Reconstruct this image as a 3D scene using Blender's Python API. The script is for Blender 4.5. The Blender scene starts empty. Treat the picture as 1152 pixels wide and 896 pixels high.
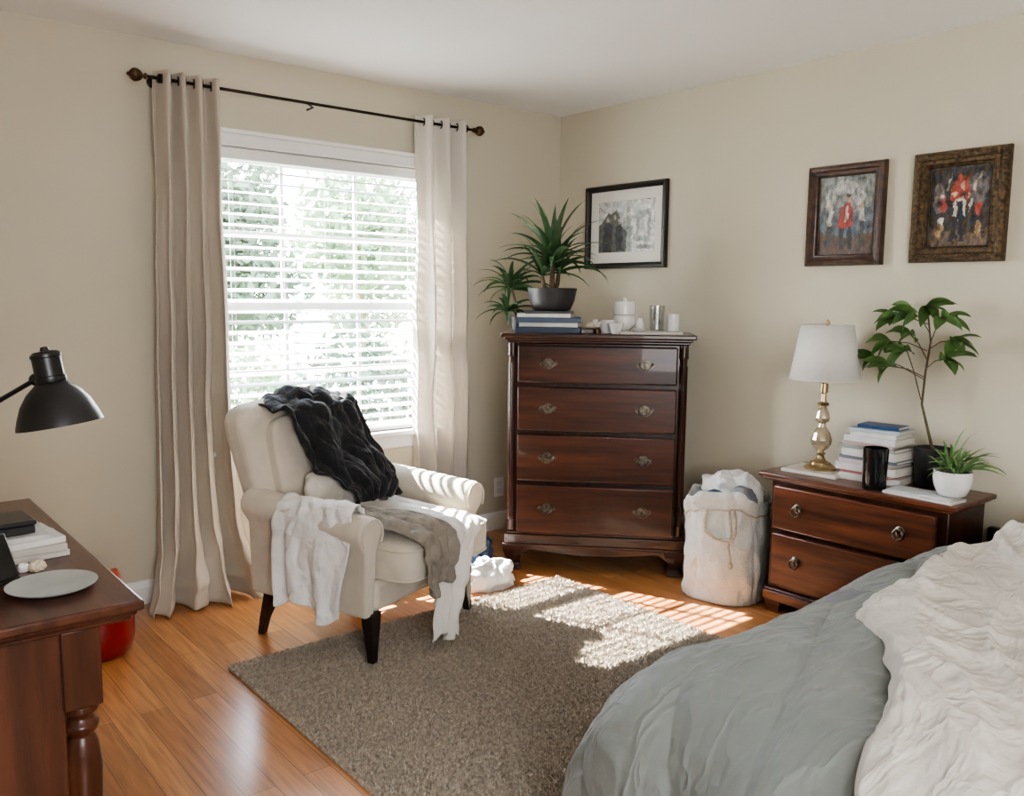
import bpy, bmesh, math, random
import numpy as np
from mathutils import Vector, Matrix, noise
random.seed(7)
PI=math.pi
S=bpy.context.scene; C=S.collection
try: S.view_settings.look='AgX - Medium High Contrast'
except Exception: pass
def nz(x,y,z=0.0): return noise.noise(Vector((x,y,z)))
def rg(x,y,z=0.0,p=2.0): return max(0,1-2.2*abs(noise.noise(Vector((x,y,z)))))**p
def lerp(a,b,t): return a+(b-a)*t
def ss(a,b,x):
    t=max(0,min(1,(x-a)/(b-a))); return t*t*(3-2*t)
def interp(tab,x):
    if x<=tab[0][0]: return tab[0][1]
    for (a,b),(c,d) in zip(tab,tab[1:]):
        if x<=c: return b+(d-b)*(x-a)/(c-a)
    return tab[-1][1]
# ---------------------------------------------------------------- camera
CAM=Vector((-3.58,-3.867,1.377))
RT=Vector((.7690,-.6392,.0101)).normalized(); UP=Vector((.0680,.0975,.9930)).normalized()
FW=-RT.cross(UP); 
if FW.dot(Vector((.6356,.7629,-.1185)))<0: FW=-FW
UP=RT.cross(-FW)*-1
if UP.z<0: UP=-UP
FPX=962.0
def at(px,py,x=None,y=None,z=None):
    """place in the room seen at a pixel, on a wall, a floor or a shelf plane"""
    d=RT*(px-576)+UP*(448-py)+FW*FPX
    if x is not None: t=(x-CAM.x)/d.x
    elif y is not None: t=(y-CAM.y)/d.y
    else: t=(z-CAM.z)/d.z
    return CAM+d*t
cd=bpy.data.cameras.new('camera'); co=bpy.data.objects.new('camera',cd); C.objects.link(co)
m=Matrix((RT,UP,-FW)).transposed().to_4x4(); m.translation=CAM; co.matrix_world=m
cd.sensor_width=36; cd.lens=FPX/1152*36; cd.clip_start=.05; cd.clip_end=200
S.camera=co
# ---------------------------------------------------------------- materials
def mat(name,c,c2=None,rough=.6,scale=8,st=(1,1,1),bump=0,bscale=60,bst=None,metal=0,detail=4,spec=.5,trans=0,coat=0,sheen=0,lo=.35,hi=.65,transmission=0,rot=(0,0,0),bdist=.01):
    m=bpy.data.materials.new(name); m.use_nodes=True; n=m.node_tree.nodes; l=m.node_tree.links
    b=n['Principled BSDF']; out=n['Material Output']
    if c2 is None: c2=tuple(k*.86 for k in c)
    tc=n.new('ShaderNodeTexCoord'); mp=n.new('ShaderNodeMapping'); mp.inputs['Scale'].default_value=st; mp.inputs['Rotation'].default_value=rot
    l.new(tc.outputs['Object'],mp.inputs['Vector'])
    t=n.new('ShaderNodeTexNoise'); t.inputs['Scale'].default_value=scale; t.inputs['Detail'].default_value=detail
    l.new(mp.outputs[0],t.inputs['Vector'])
    r=n.new('ShaderNodeValToRGB'); e=r.color_ramp.elements
    e[0].position=lo; e[1].position=hi; e[0].color=(*c2,1); e[1].color=(*c,1)
    l.new(t.outputs['Fac'],r.inputs[0]); l.new(r.outputs[0],b.inputs['Base Color'])
    b.inputs['Roughness'].default_value=rough; b.inputs['Metallic'].default_value=metal
    b.inputs['Specular IOR Level'].default_value=spec; b.inputs['Coat Weight'].default_value=coat
    b.inputs['Sheen Weight'].default_value=sheen; b.inputs['Transmission Weight'].default_value=transmission
    if bump:
        t2=n.new('ShaderNodeTexNoise'); t2.inputs['Scale'].default_value=bscale; t2.inputs['Detail'].default_value=5
        mp2=n.new('ShaderNodeMapping'); mp2.inputs['Scale'].default_value=bst or (1,1,1); l.new(tc.outputs['Object'],mp2.inputs['Vector']); l.new(mp2.outputs[0],t2.inputs['Vector'])
        bp=n.new('ShaderNodeBump'); bp.inputs['Strength'].default_value=bump; bp.inputs['Distance'].default_value=bdist
        l.new(t2.outputs['Fac'],bp.inputs['Height']); l.new(bp.outputs[0],b.inputs['Normal'])
    if trans:
        tr=n.new('ShaderNodeBsdfTranslucent'); l.new(r.outputs[0],tr.inputs['Color'])
        mx=n.new('ShaderNodeMixShader'); mx.inputs[0].default_value=trans
        l.new(b.outputs[0],mx.inputs[1]); l.new(tr.outputs[0],mx.inputs[2]); l.new(mx.outputs[0],out.inputs['Surface'])
    return m
def creased(m,scale,strength,dist=.02,st=(1,1,1),warp=.35,detail=2.5):
    """folded wrinkles: ridged noise bump on top of the weave bump"""
    n=m.node_tree.nodes; l=m.node_tree.links; b=n['Principled BSDF']
    tc=n.new('ShaderNodeTexCoord'); mp=n.new('ShaderNodeMapping'); mp.inputs['Scale'].default_value=st; l.new(tc.outputs['Object'],mp.inputs['Vector'])
    t=n.new('ShaderNodeTexNoise'); t.inputs['Scale'].default_value=scale; t.inputs['Detail'].default_value=detail; t.inputs['Distortion'].default_value=warp
    l.new(mp.outputs[0],t.inputs['Vector'])
    a=n.new('ShaderNodeMath'); a.operation='SUBTRACT'; a.inputs[1].default_value=.5; l.new(t.outputs['Fac'],a.inputs[0])
    c=n.new('ShaderNodeMath'); c.operation='ABSOLUTE'; l.new(a.outputs[0],c.inputs[0])
    d=n.new('ShaderNodeMath'); d.operation='MULTIPLY'; d.inputs[1].default_value=-6; l.new(c.outputs[0],d.inputs[0])
    e=n.new('ShaderNodeMath'); e.operation='EXPONENT'; l.new(d.outputs[0],e.inputs[0])
    bp=n.new('ShaderNodeBump'); bp.inputs['Strength'].default_value=strength; bp.inputs['Distance'].default_value=dist
    l.new(e.outputs[0],bp.inputs['Height'])
    if b.inputs['Normal'].links: l.new(b.inputs['Normal'].links[0].from_socket,bp.inputs['Normal'])
    l.new(bp.outputs[0],b.inputs['Normal'])
    return m
MT={}
MT['wall']=mat('wall_paint',(.575,.53,.42),(.555,.51,.403),rough=.85,scale=2,bump=.05,bscale=160)
MT['ceil']=mat('ceiling_paint',(.93,.915,.90),(.91,.895,.88),rough=.9,scale=2,bump=.05,bscale=140)
MT['trim']=mat('white_trim_paint',(.84,.83,.81),(.80,.79,.77),rough=.4,scale=5)
MT['slat']=mat('blind_slat_white',(.86,.86,.85),(.84,.84,.83),rough=.5,scale=5,trans=.2)
MT['curtain']=mat('curtain_linen',(.57,.505,.42),(.51,.45,.37),rough=.9,scale=5,st=(1,1,.3),bump=.25,bscale=240,trans=.12,sheen=.2)
MT['curtain_lit']=mat('curtain_linen_lit',(.82,.77,.70),(.78,.73,.66),rough=.9,scale=5,st=(1,1,.3),bump=.25,bscale=240,trans=.3,sheen=.2)  # lit copy of the curtain linen: daylight through the cloth put into its colour
MT['iron']=mat('dark_bronze_metal',(.035,.025,.02),(.02,.015,.012),rough=.4,metal=.8,scale=20)
MT['bronze']=mat('aged_bronze',(.14,.09,.05),(.05,.03,.02),rough=.4,metal=.8,scale=40)
MT['nickel']=mat('dull_pewter',(.17,.148,.118),(.055,.047,.037),rough=.38,metal=1,scale=60)
def wood(name,c,c2,axis=0,rough=.30,coat=.2,sc=5,spec=.35):
    st=[9,9,9]; st[axis]=.8
    return mat(name,c,c2,rough=rough,scale=sc*.6,st=tuple(st),detail=6,coat=coat,bump=.04,bscale=30,bst=tuple(st),lo=.30,hi=.68,spec=spec)
MT['mahx']=wood('mahogany_grain_across',(.055,.0195,.0115),(.016,.0070,.0048),0)
MT['mahz']=wood('mahogany_grain_upright',(.044,.016,.010),(.014,.0060,.0043),2)
MT['drw']=wood('mahogany_drawer_front',(.074,.0245,.0128),(.016,.0068,.0047),0)
MT['nsx']=wood('cherry_dark_across',(.140,.044,.020),(.030,.011,.0065),0)
MT['nsz']=wood('cherry_dark_upright',(.06,.0225,.013),(.022,.009,.006),2)
MT['desk']=wood('desk_wood_top',(.105,.040,.024),(.045,.018,.011),1,rough=.28)
MT['deskz']=wood('desk_wood_upright',(.105,.037,.019),(.036,.014,.0085),2)
MT['bedw']=wood('bed_frame_wood',(.035,.022,.016),(.020,.012,.009),0)
MT['leg']=mat('ebonised_leg',(.018,.012,.010),rough=.3,scale=10)
MT['uph']=mat('cream_upholstery',(.62,.56,.46),(.56,.50,.41),rough=.9,scale=14,bump=.3,bscale=320,sheen=.3)
MT['white']=creased(mat('white_cotton',(.80,.79,.77),(.74,.73,.71),rough=.9,scale=6,bump=.2,bscale=90,sheen=.2),7,.4,.02)
MT['linen']=creased(mat('crumpled_ivory_linen',(.60,.57,.515),(.55,.52,.465),rough=.9,scale=5,bump=.2,bscale=90,sheen=.1),5,.5,.025,(1,2.2,1),.7,3)
MT['throw']=creased(mat('cream_cotton_throw',(.74,.71,.66),(.68,.65,.60),rough=.9,scale=5,bump=.2,bscale=90,sheen=.2),7,.4,.02)
MT['black']=creased(mat('black_knit',(.014,.014,.017),(.007,.007,.009),rough=.95,scale=20,bump=.4,bscale=90,sheen=.1),7,.6,.02)
MT['taupe']=creased(mat('taupe_scarf',(.27,.24,.20),(.20,.175,.145),rough=.95,scale=15,bump=.4,bscale=120),8,.5,.02)
MT['sage']=creased(mat('sage_grey_quilt',(.185,.202,.190),(.160,.178,.168),rough=.7,scale=4,bump=.15,bscale=60,sheen=.2),5,.35,.025,(1,2.2,1),.8,2.5)
MT['grey']=creased(mat('blue_grey_cotton',(.24,.245,.265),(.19,.195,.215),rough=.9,scale=6,bump=.3,bscale=60),6,.4,.02)
MT['mattress']=mat('mattress_ticking',(.62,.61,.60),rough=.9,scale=10,bump=.2)
MT['canvas']=creased(mat('canvas_bag',(.62,.63,.60),(.56,.57,.54),rough=.9,scale=8,bump=.4,bscale=120),3.5,.5,.03)
MT['rope']=mat('natural_rope',(.50,.44,.34),(.36,.31,.23),rough=.9,scale=90)
MT['navy']=creased(mat('navy_cloth',(.03,.05,.10),(.02,.03,.06),rough=.9,scale=9,bump=.3,bscale=50),9,.5,.02)
MT['blue']=creased(mat('denim_blue',(.10,.14,.21),(.06,.09,.14),rough=.9,scale=9,bump=.3,bscale=60),9,.5,.02)
MT['dark']=mat('charcoal_ceramic',(.035,.035,.038),(.02,.02,.022),rough=.45,scale=12,bump=.1)
MT['blk']=mat('black_enamel',(.012,.012,.013),(.009,.009,.010),rough=.35,scale=10)
MT['blkgloss']=mat('black_glaze',(.008,.008,.009),rough=.08,scale=10,coat=.6)
MT['china']=mat('white_china',(.80,.79,.77),(.77,.76,.74),rough=.2,scale=6,coat=.3)
MT['soil']=mat('potting_soil',(.05,.033,.022),(.02,.013,.01),rough=1,scale=60,bump=1,bscale=90)
MT['leafd']=mat('dark_green_leaf',(.055,.115,.045),(.025,.06,.025),rough=.4,scale=14,trans=.15)
MT['leafm']=mat('mid_green_leaf',(.11,.21,.06),(.055,.115,.035),rough=.4,scale=14,trans=.25)
MT['leafp']=mat('fresh_green_leaf',(.20,.34,.13),(.11,.21,.08),rough=.45,scale=20,trans=.25)
MT['stem']=mat('woody_stem',(.13,.09,.05),(.07,.05,.03),rough=.8,scale=40,bump=.4)
MT['page']=mat('book_pages',(.72,.68,.60),(.55,.51,.44),rough=.9,scale=6,st=(1,1,90))
MT['shade']=mat('lamp_shade_linen',(.90,.88,.84),(.87,.85,.81),rough=.9,scale=40,trans=.35,bump=.1,bscale=300)
MT['brass']=mat('aged_brass',(.56,.44,.26),(.38,.29,.16),rough=.28,metal=1,scale=12)
MT['red']=mat('red_plastic',(.26,.008,.010),(.20,.006,.008),rough=.35,scale=5)
MT['orange']=mat('orange_wrapper',(.55,.15,.05),(.36,.07,.03),rough=.5,scale=20)
MT['plate']=mat('pale_grey_plate',(.40,.42,.40),(.34,.36,.34),rough=.35,scale=16)
MT['ivory']=mat('ivory_resin',(.70,.62,.48),(.6,.52,.38),rough=.5,scale=30)
def simple(name,c,rough=.5,k=.8): return mat(name,c,tuple(x*k for x in c),rough=rough,scale=20)
def glassmat():
    m=bpy.data.materials.new('window_glass'); m.use_nodes=True; n=m.node_tree.nodes; l=m.node_tree.links
    n.remove(n['Principled BSDF']); t=n.new('ShaderNodeBsdfTransparent'); g=n.new('ShaderNodeBsdfGlossy'); g.inputs['Roughness'].default_value=.02
    x=n.new('ShaderNodeMixShader'); x.inputs[0].default_value=.06; l.new(t.outputs[0],x.inputs[1]); l.new(g.outputs[0],x.inputs[2]); l.new(x.outputs[0],n['Material Output'].inputs['Surface'])
    return m
MT['glass']=glassmat()
def tumblermat():
    m=glassmat(); m.name='clear_tumbler_glass'; n=m.node_tree.nodes
    for q in n:
        if q.type=='MIX_SHADER': q.inputs[0].default_value=.22
        if q.type=='BSDF_TRANSPARENT': q.inputs[0].default_value=(.86,.88,.88,1)
    return m
MT['tumbler']=tumblermat()
def floormat():
    m=bpy.data.materials.new('oak_plank_floor'); m.use_nodes=True; n=m.node_tree.nodes; l=m.node_tree.links; b=n['Principled BSDF']
    tc=n.new('ShaderNodeTexCoord'); mp=n.new('ShaderNodeMapping'); mp.inputs['Rotation'].default_value=(0,0,PI/2)
    l.new(tc.outputs['Object'],mp.inputs['Vector'])
    br=n.new('ShaderNodeTexBrick'); br.offset=.37; br.inputs['Scale'].default_value=1; br.inputs['Brick Width'].default_value=1.05; br.inputs['Row Height'].default_value=.085
    br.inputs['Mortar Size'].default_value=.0012; br.inputs['Mortar Smooth'].default_value=.1; br.inputs['Bias'].default_value=0
    br.inputs['Color1'].default_value=(.54,.255,.098,1); br.inputs['Color2'].default_value=(.34,.142,.052,1); br.inputs['Mortar'].default_value=(.15,.07,.035,1)
    l.new(mp.outputs[0],br.inputs['Vector'])
    mp2=n.new('ShaderNodeMapping'); mp2.inputs['Scale'].default_value=(30,1.6,1); l.new(tc.outputs['Object'],mp2.inputs['Vector'])
    t=n.new('ShaderNodeTexNoise'); t.inputs['Scale'].default_value=2.5; t.inputs['Detail'].default_value=8; l.new(mp2.outputs[0],t.inputs['Vector'])
    r=n.new('ShaderNodeValToRGB'); r.color_ramp.elements[0].color=(.66,.60,.55,1); r.color_ramp.elements[1].color=(1.12,1.1,1.05,1); r.color_ramp.elements[0].position=.3; r.color_ramp.elements[1].position=.7
    l.new(t.outputs['Fac'],r.inputs[0])
    mx=n.new('ShaderNodeMix'); mx.data_type='RGBA'; mx.blend_type='MULTIPLY'; mx.inputs['Factor'].default_value=1
    l.new(br.outputs['Color'],mx.inputs[6]); l.new(r.outputs[0],mx.inputs[7]); l.new(mx.outputs[2],b.inputs['Base Color'])
    b.inputs['Roughness'].default_value=.28; b.inputs['Coat Weight'].default_value=.3; b.inputs['Coat Roughness'].default_value=.18
    bp=n.new('ShaderNodeBump'); bp.inputs['Strength'].default_value=.25; bp.inputs['Distance'].default_value=.002; bp.invert=True
    l.new(br.outputs['Fac'],bp.inputs['Height']); l.new(bp.outputs[0],b.inputs['Normal'])
    return m
MT['floor']=floormat()
MT['rug']=mat('shag_rug_pile',(.53,.465,.38),(.28,.238,.187),rough=.95,scale=70,detail=4,lo=.34,hi=.64,sheen=.15)
# ---------------------------------------------------------------- mesh builder
class B:
    def __init__(s): s.v=[];s.f=[];s.m=[];s.cur=0
    def add(s,vs,fs):
        o=len(s.v); s.v+=[tuple(v) for v in vs]; s.f+=[tuple(i+o for i in f) for f in fs]; s.m+=[s.cur]*len(fs); return s
    def box(s,c,d,rot=None):
        vs=[]
        for z in (-.5,.5):
            for (x,y) in ((-.5,-.5),(.5,-.5),(.5,.5),(-.5,.5)):
                p=Vector((x*d[0],y*d[1],z*d[2]))
                if rot: p=rot@p
                vs.append(p+Vector(c))
        return s.add(vs,[(0,3,2,1),(4,5,6,7),(0,1,5,4),(1,2,6,5),(2,3,7,6),(3,0,4,7)])
    def rings(s,rings,cap=True,closed=True):
        n=len(rings[0]); vs=[p for r in rings for p in r]; fs=[]
        for i in range(len(rings)-1):
            for j in range(n if closed else n-1):
                k=(j+1)%n; fs.append((i*n+j,i*n+k,(i+1)*n+k,(i+1)*n+j))
        if cap:
            fs.append(tuple(range(n))[::-1]); fs.append(tuple((len(rings)-1)*n+j for j in range(n)))
        return s.add(vs,fs)
    def lathe(s,prof,c=(0,0,0),n=32,rot=None,cap=True,sx=1,sy=1):
        R=[]
        for r,z in prof:
            ring=[]
            for j in range(n):
                a=2*PI*j/n; p=Vector((max(r,.0002)*math.cos(a)*sx,max(r,.0002)*math.sin(a)*sy,z))
                if rot: p=rot@p
                ring.append(p+Vector(c))
            R.append(ring)
        return s.rings(R,cap)
    def tube(s,pts,r,n=8,cap=True):
        pts=[Vector(p) for p in pts]; R=[]; up=None
        for i,p in enumerate(pts):
            t=(pts[min(i+1,len(pts)-1)]-pts[max(i-1,0)]).normalized()
            if up is None:
                up=t.orthogonal().normalized()
            else:
                up=(up-t*up.dot(t)).normalized()
            w=t.cross(up); rr=r[i] if isinstance(r,(list,tuple)) else r
            R.append([p+(up*math.cos(2*PI*j/n)+w*math.sin(2*PI*j/n))*rr for j in range(n)])
        return s.rings(R,cap)
    def prism(s,poly,a0,a1,plane='xz'):
        def P(p,a):
            if plane=='xz': return (p[0],a,p[1])
            if plane=='yz': return (a,p[0],p[1])
            return (p[0],p[1],a)
        return s.rings([[P(p,a0) for p in poly],[P(p,a1) for p in poly]])
    def sq(s,secs):
        return s.rings([[(cx-hx,cy-hy,z),(cx+hx,cy-hy,z),(cx+hx,cy+hy,z),(cx-hx,cy+hy,z)] for (hx,hy,z,cx,cy) in secs])
    def grid(s,fn,nu,nv):
        vs=[fn(i/nu,j/nv) for j in range(nv+1) for i in range(nu+1)]
        fs=[(j*(nu+1)+i,j*(nu+1)+i+1,(j+1)*(nu+1)+i+1,(j+1)*(nu+1)+i) for j in range(nv) for i in range(nu)]
        return s.add(vs,fs)
    def ellip(s,c,r,e=1.0,n=32,m=18,rot=None,disp=None,ez=None):
        ez=ez or e
        sp=lambda x,k: math.copysign(abs(x)**k,x)
        R=[]
        for i in range(m+1):
            ph=-PI/2+PI*i/m; ring=[]
            for j in range(n):
                th=2*PI*j/n
                cz=max(sp(math.cos(ph),ez),.002)
                p=Vector((r[0]*cz*sp(math.cos(th),e),r[1]*cz*sp(math.sin(th),e),r[2]*sp(math.sin(ph),ez)))
                if disp: p=disp(p)
                if rot: p=rot@p
                ring.append(p+Vector(c))
            R.append(ring)
        return s.rings(R)
    def xf(s,fn): s.v=[tuple(fn(Vector(p))) for p in s.v]; return s
def mk(name,b,mt,parent=None,bevel=0,seg=2,smooth=38,sub=0,solid=0,loc=None,rotz=None,relax=0):
    me=bpy.data.meshes.new(name); me.from_pydata(b.v,[],b.f)
    ms=mt if isinstance(mt,(list,tuple)) else [mt]
    for q in ms: me.materials.append(MT[q] if isinstance(q,str) else q)
    me.polygons.foreach_set('material_index',b.m)
    bm=bmesh.new(); bm.from_mesh(me); bmesh.ops.recalc_face_normals(bm,faces=bm.faces); bm.to_mesh(me); bm.free()
    if smooth:
        me.shade_smooth()
        if smooth<180: me.set_sharp_from_angle(angle=math.radians(smooth))
    o=bpy.data.objects.new(name,me); C.objects.link(o)
    if parent: o.parent=parent
    if loc is not None: o.location=loc
    if rotz is not None: o.rotation_euler=(0,0,rotz)
    if relax:
        q=o.modifiers.new('relax','SMOOTH'); q.factor=.5; q.iterations=relax
    if solid:
        q=o.modifiers.new('solid','SOLIDIFY'); q.thickness=solid; q.offset=0
    if bevel:
        q=o.modifiers.new('bevel','BEVEL'); q.width=bevel; q.segments=seg; q.limit_method='ANGLE'; q.angle_limit=math.radians(40)
    if sub:
        q=o.modifiers.new('sub','SUBSURF'); q.levels=sub; q.render_levels=sub
    return o
def thing(name,label,cat,loc=(0,0,0),rotz=0,group=None):
    o=bpy.data.objects.new(name,None); C.objects.link(o); o.empty_display_size=.1; o.location=loc; o.rotation_euler=(0,0,rotz)
    o['label']=label;o['category']=cat
    if group: o['group']=group
    return o
def tag(o,label,cat,group=None):
    o['label']=label;o['category']=cat
    if group: o['group']=group
    return o
def struct(o): o['kind']='structure'; return o
def l2w(root,p):
    return Matrix.Translation(root.location)@Matrix.Rotation(root.rotation_euler.z,4,'Z')@Vector(p)
# ---------------------------------------------------------------- room
H=2.44; WX0,WX1,WZ0,WZ1=-2.19,-.88,.66,2.035
b=B(); b.box((-1.2,-2.7,-.05),(8.4,5.9,.1)); struct(mk('floor',b,'floor',smooth=0))
b=B(); b.box((-2.4,-2.7,H+.05),(5.3,5.9,.1)); struct(mk('ceiling',b,'ceil',smooth=0))
b=B()
XL,XR=-5.0,.12
for (x0,x1,z0,z1) in ((XL,WX0,0,H),(WX1,XR,0,H),(WX0,WX1,0,WZ0),(WX0,WX1,WZ1,H)):
    b.box(((x0+x1)/2,.075,(z0+z1)/2),(x1-x0,.15,z1-z0))
struct(mk('wall_left',b,'wall',smooth=0))
b=B(); b.box((.06,-2.825,H/2),(.12,5.65,H)); struct(mk('wall_right',b,'wall',smooth=0))
b=B(); b.box((-5.05,-2.75,H/2),(.1,5.8,H)); struct(mk('wall_west',b,'wall',smooth=0))
b=B(); b.box((-2.4,-5.65,H/2),(5.3,.1,H)); struct(mk('wall_back',b,'wall',smooth=0))
def base_prof(t,h=.105): return [(0,0),(t,0),(t,h*.72),(t*.75,h*.82),(t*.5,h*.93),(t*.35,h),(0,h)]
b=B(); b.prism([(-p[0],p[1]) for p in base_prof(.016)],-5,0,'yz'); struct(mk('baseboard_left',b,'trim',smooth=0))
b=B(); b.prism([(-p[0],p[1]) for p in base_prof(.016)],-5.6,-.016,'xz'); struct(mk('baseboard_right',b,'trim',smooth=0))
# window
w=bpy.data.objects.new('window_1',None); C.objects.link(w); w.location=(0,0,0); w['kind']='structure'
b=B()
cw=.075
b.box((WX0-cw/2,-.009,(WZ0+WZ1)/2),(cw,.018,WZ1-WZ0)); b.box((WX1+cw/2,-.009,(WZ0+WZ1)/2),(cw,.018,WZ1-WZ0))
b.box(((WX0+WX1)/2,-.011,WZ1+.028),(WX1-WX0+2*cw,.022,.056))
b.box(((WX0+WX1)/2,-.018,WZ1+.065),(WX1-WX0+2*cw+.04,.036,.018)); b.box(((WX0+WX1)/2,-.014,WZ1+.006),(WX1-WX0+2*cw,.028,.012))
for x in (WX0+.006,WX1-.006): b.box((x,.065,(WZ0+WZ1)/2),(.012,.13,WZ1-WZ0))
b.box(((WX0+WX1)/2,.065,WZ1-.006),(WX1-WX0,.13,.012))
mk('casing',b,'trim',w,bevel=.003)
b=B(); b.box(((WX0+WX1)/2,.035,WZ0-.012),(WX1-WX0+2*cw+.06,.19,.024)); b.box(((WX0+WX1)/2,-.010,WZ0-.06),(WX1-WX0+2*cw,.018,.07)); mk('sill',b,'trim',w,bevel=.005)
ZM=1.32
for (z0,z1,y) in ((WZ0,ZM+.02,.085),(ZM-.02,WZ1-.012,.112)):
    b=B(); x0,x1=WX0+.012,WX1-.012; fw=.040
    b.box((x0+fw/2,y,(z0+z1)/2),(fw,.026,z1-z0)); b.box((x1-fw/2,y,(z0+z1)/2),(fw,.026,z1-z0))
    b.box(((x0+x1)/2,y,z0+fw/2),(x1-x0-2*fw,.026,fw)); b.box(((x0+x1)/2,y,z1-fw/2),(x1-x0-2*fw,.026,fw))
    for k in (1,2): b.box((lerp(x0+fw,x1-fw,k/3),y,(z0+z1)/2),(.018,.016,z1-z0-2*fw))
    b.box(((x0+x1)/2,y,(z0+z1)/2),(x1-x0-2*fw,.0158,.018))
    sa=mk('sash',b,'trim',w,bevel=.002)
    b=B(); b.box(((x0+x1)/2,y,(z0+z1)/2),(x1-x0-2*fw,.003,z1-z0-2*fw)); mk('pane',b,'glass',sa,smooth=0)
# blind
bl=thing('window_blind','white horizontal slat blind lowered inside the bright window frame','blind',((WX0+WX1)/2,.03,WZ0))
bw=WX1-WX0-.034; b=B(); hz=WZ1-WZ0-.03
n=26; pitch=(hz-.05)/n
for i in range(n):
    z=.035+i*pitch; tilt=math.radians(24-5*ss(.6,.9,i/n))
    R=Matrix.Rotation(tilt,3,'X')
    prof=[(-.0195,-.0011),(-.011,.0010),(0,.0018),(.011,.0010),(.0195,-.0011),(.0195,-.0025),(0,.0004),(-.0195,-.0025)]
    ring=[]
    for x in (-bw/2,bw/2): ring.append([R@Vector((x,p[0],p[1]))+Vector((0,.0,z)) for p in prof])
    b.rings(ring)
mk('slats',b,'slat',bl,smooth=0)
b=B(); b.box((0,0,hz-.0),(bw,.05,.042)); mk('headrail',b,'trim',bl,bevel=.003)
b=B(); b.box((0,0,.012),(bw,.045,.018)); mk('bottom_rail',b,'trim',bl,bevel=.004)
b=B()
for x in (-bw*.38,0,bw*.38):
    for y in (-.024,.024): b.box((x,y,hz/2),(.0025,.0015,hz))
mk('ladder_cord',b,'trim',bl,smooth=0)
b=B(); b.tube([(-bw*.44,-.03,hz-.03),(-bw*.442,-.033,hz*.5)],.004); mk('tilt_wand',b,'trim',bl)
# outside ground
MT['ground']=mat('pale_ground_outside',(.36,.38,.32),(.24,.28,.20),rough=1,scale=2)
b=B(); b.box((-1,14.2,-.6),(50,28,.1)); struct(mk('ground',b,'ground',smooth=0))
# ---------------------------------------------------------------- trees outside
def foliage(b,blobs,n,size):
    rs=np.random.RandomState(len(blobs)*7+n)
    for _ in range(n):
        c,r=blobs[rs.randint(len(blobs))]
        d=rs.normal(size=3); d/=np.linalg.norm(d); k=rs.uniform(.55,1.05)
        p=np.array(c)+d*np.array(r)*k; a=rs.normal(size=3); a/=np.linalg.norm(a); e=np.cross(a,rs.normal(size=3)); e/=np.linalg.norm(e); s=size*rs.uniform(.6,1.4)
        b.add([p-a*s,p+e*s*.45,p+a*s,p-e*s*.45],[(0,1,2,3)])
MT['tree1']=mat('outdoor_leaves_pale',(.17,.25,.13),(.085,.14,.065),rough=.7,scale=2,trans=.25)
MT['tree2']=mat('outdoor_leaves_deep',(.085,.13,.075),(.04,.07,.04),rough=.7,scale=2,trans=.2)
def tree(x,y,h,r,mt,label,tr=.06):
    t=thing('tree',label,'tree',(x,y,-.56),0,'trees outside the window')
    b=B(); b.tube([(0,0,0),(.05,.02,h*.35),(-.05,0,h*.6),(.02,0,h*.8)],[tr,tr*.8,tr*.55,tr*.25],8)
    for k in range(5):
        a=k*1.3; b.tube([(0,0,h*(.35+.08*k)),(math.cos(a)*r*.7,math.sin(a)*r*.6,h*(.55+.09*k))],[tr*.4,tr*.12],6)
    mk('trunk',b,'stem',t)
    b=B(); bs=[]
    for k in range(9):
        a=random.uniform(0,6.28); q=random.uniform(.15,.75)*r
        bs.append(((math.cos(a)*q,math.sin(a)*q,h*random.uniform(.42,.88)),(r*.5,r*.5,h*.16)))
    foliage(b,bs,4200,.085); mk('foliage',b,mt,t,smooth=0)
tree(-1.9,5.2,3.3,1.1,'tree1','pale leafy tree seen through the left part of the window blind')
tree(.4,6.4,3.7,1.2,'tree2','darker green tree seen through the middle of the window blind')
tree(3.0,7.6,4.0,1.4,'tree1','light tree seen through the right part of the window blind')
def shrub(x,y,r,h,mt,label):
    t=thing('shrub',label,'shrub',(x,y,-.56),0,'shrubs outside the window')
    b=B(); b.tube([(0,0,0),(.02,0,h*.5)],[.04,.02],6); mk('stem',b,'stem',t)
    b=B(); foliage(b,[((0,0,h*.5),(r,r*.8,h*.5)),((r*.3,0,h*.4),(r*.6,r*.6,h*.4))],2000,.06); mk('foliage',b,mt,t,smooth=0)
shrub(-1.9,3.4,.6,1.6,'tree2','deep green shrub low behind the left of the blind')
shrub(-.35,3.9,.65,1.5,'tree1','pale shrub low behind the middle of the blind')
shrub(1.2,4.5,.7,1.7,'tree2','deep green shrub low behind the right of the blind')
# ---------------------------------------------------------------- curtain rod and curtains
RY=-.10
rp0=at(165,85,y=RY); rp1=at(532,147,y=RY)
RZ=(rp0.z+rp1.z)/2; rx0,rx1=rp0.x,rp1.x
r=thing('curtain_rod','thin dark bronze curtain rod with ball finials above the window','curtain rod',((rx0+rx1)/2,0,RZ))
L=(rx1-rx0)/2
b=B(); b.tube([(-L,RY,0),(-L*.3,RY,-.001),(L*.3,RY,-.001),(L,RY,0)],.007,12); mk('pole',b,'iron',r)
RY90=Matrix.Rotation(PI/2,3,'Y')
for s in (-1,1):
    b=B(); R=RY90 if s>0 else Matrix.Rotation(-PI/2,3,'Y')
    b.lathe([(.009,0),(.013,.003),(.013,.008),(.008,.011),(.009,.017),(.019,.024),(.025,.036),(.027,.047),(.023,.058),(.014,.066),(.007,.071),(.008,.075),(.0,.080)],(s*L,RY,0),20,R)
    mk('finial',b,'bronze',r)
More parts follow.
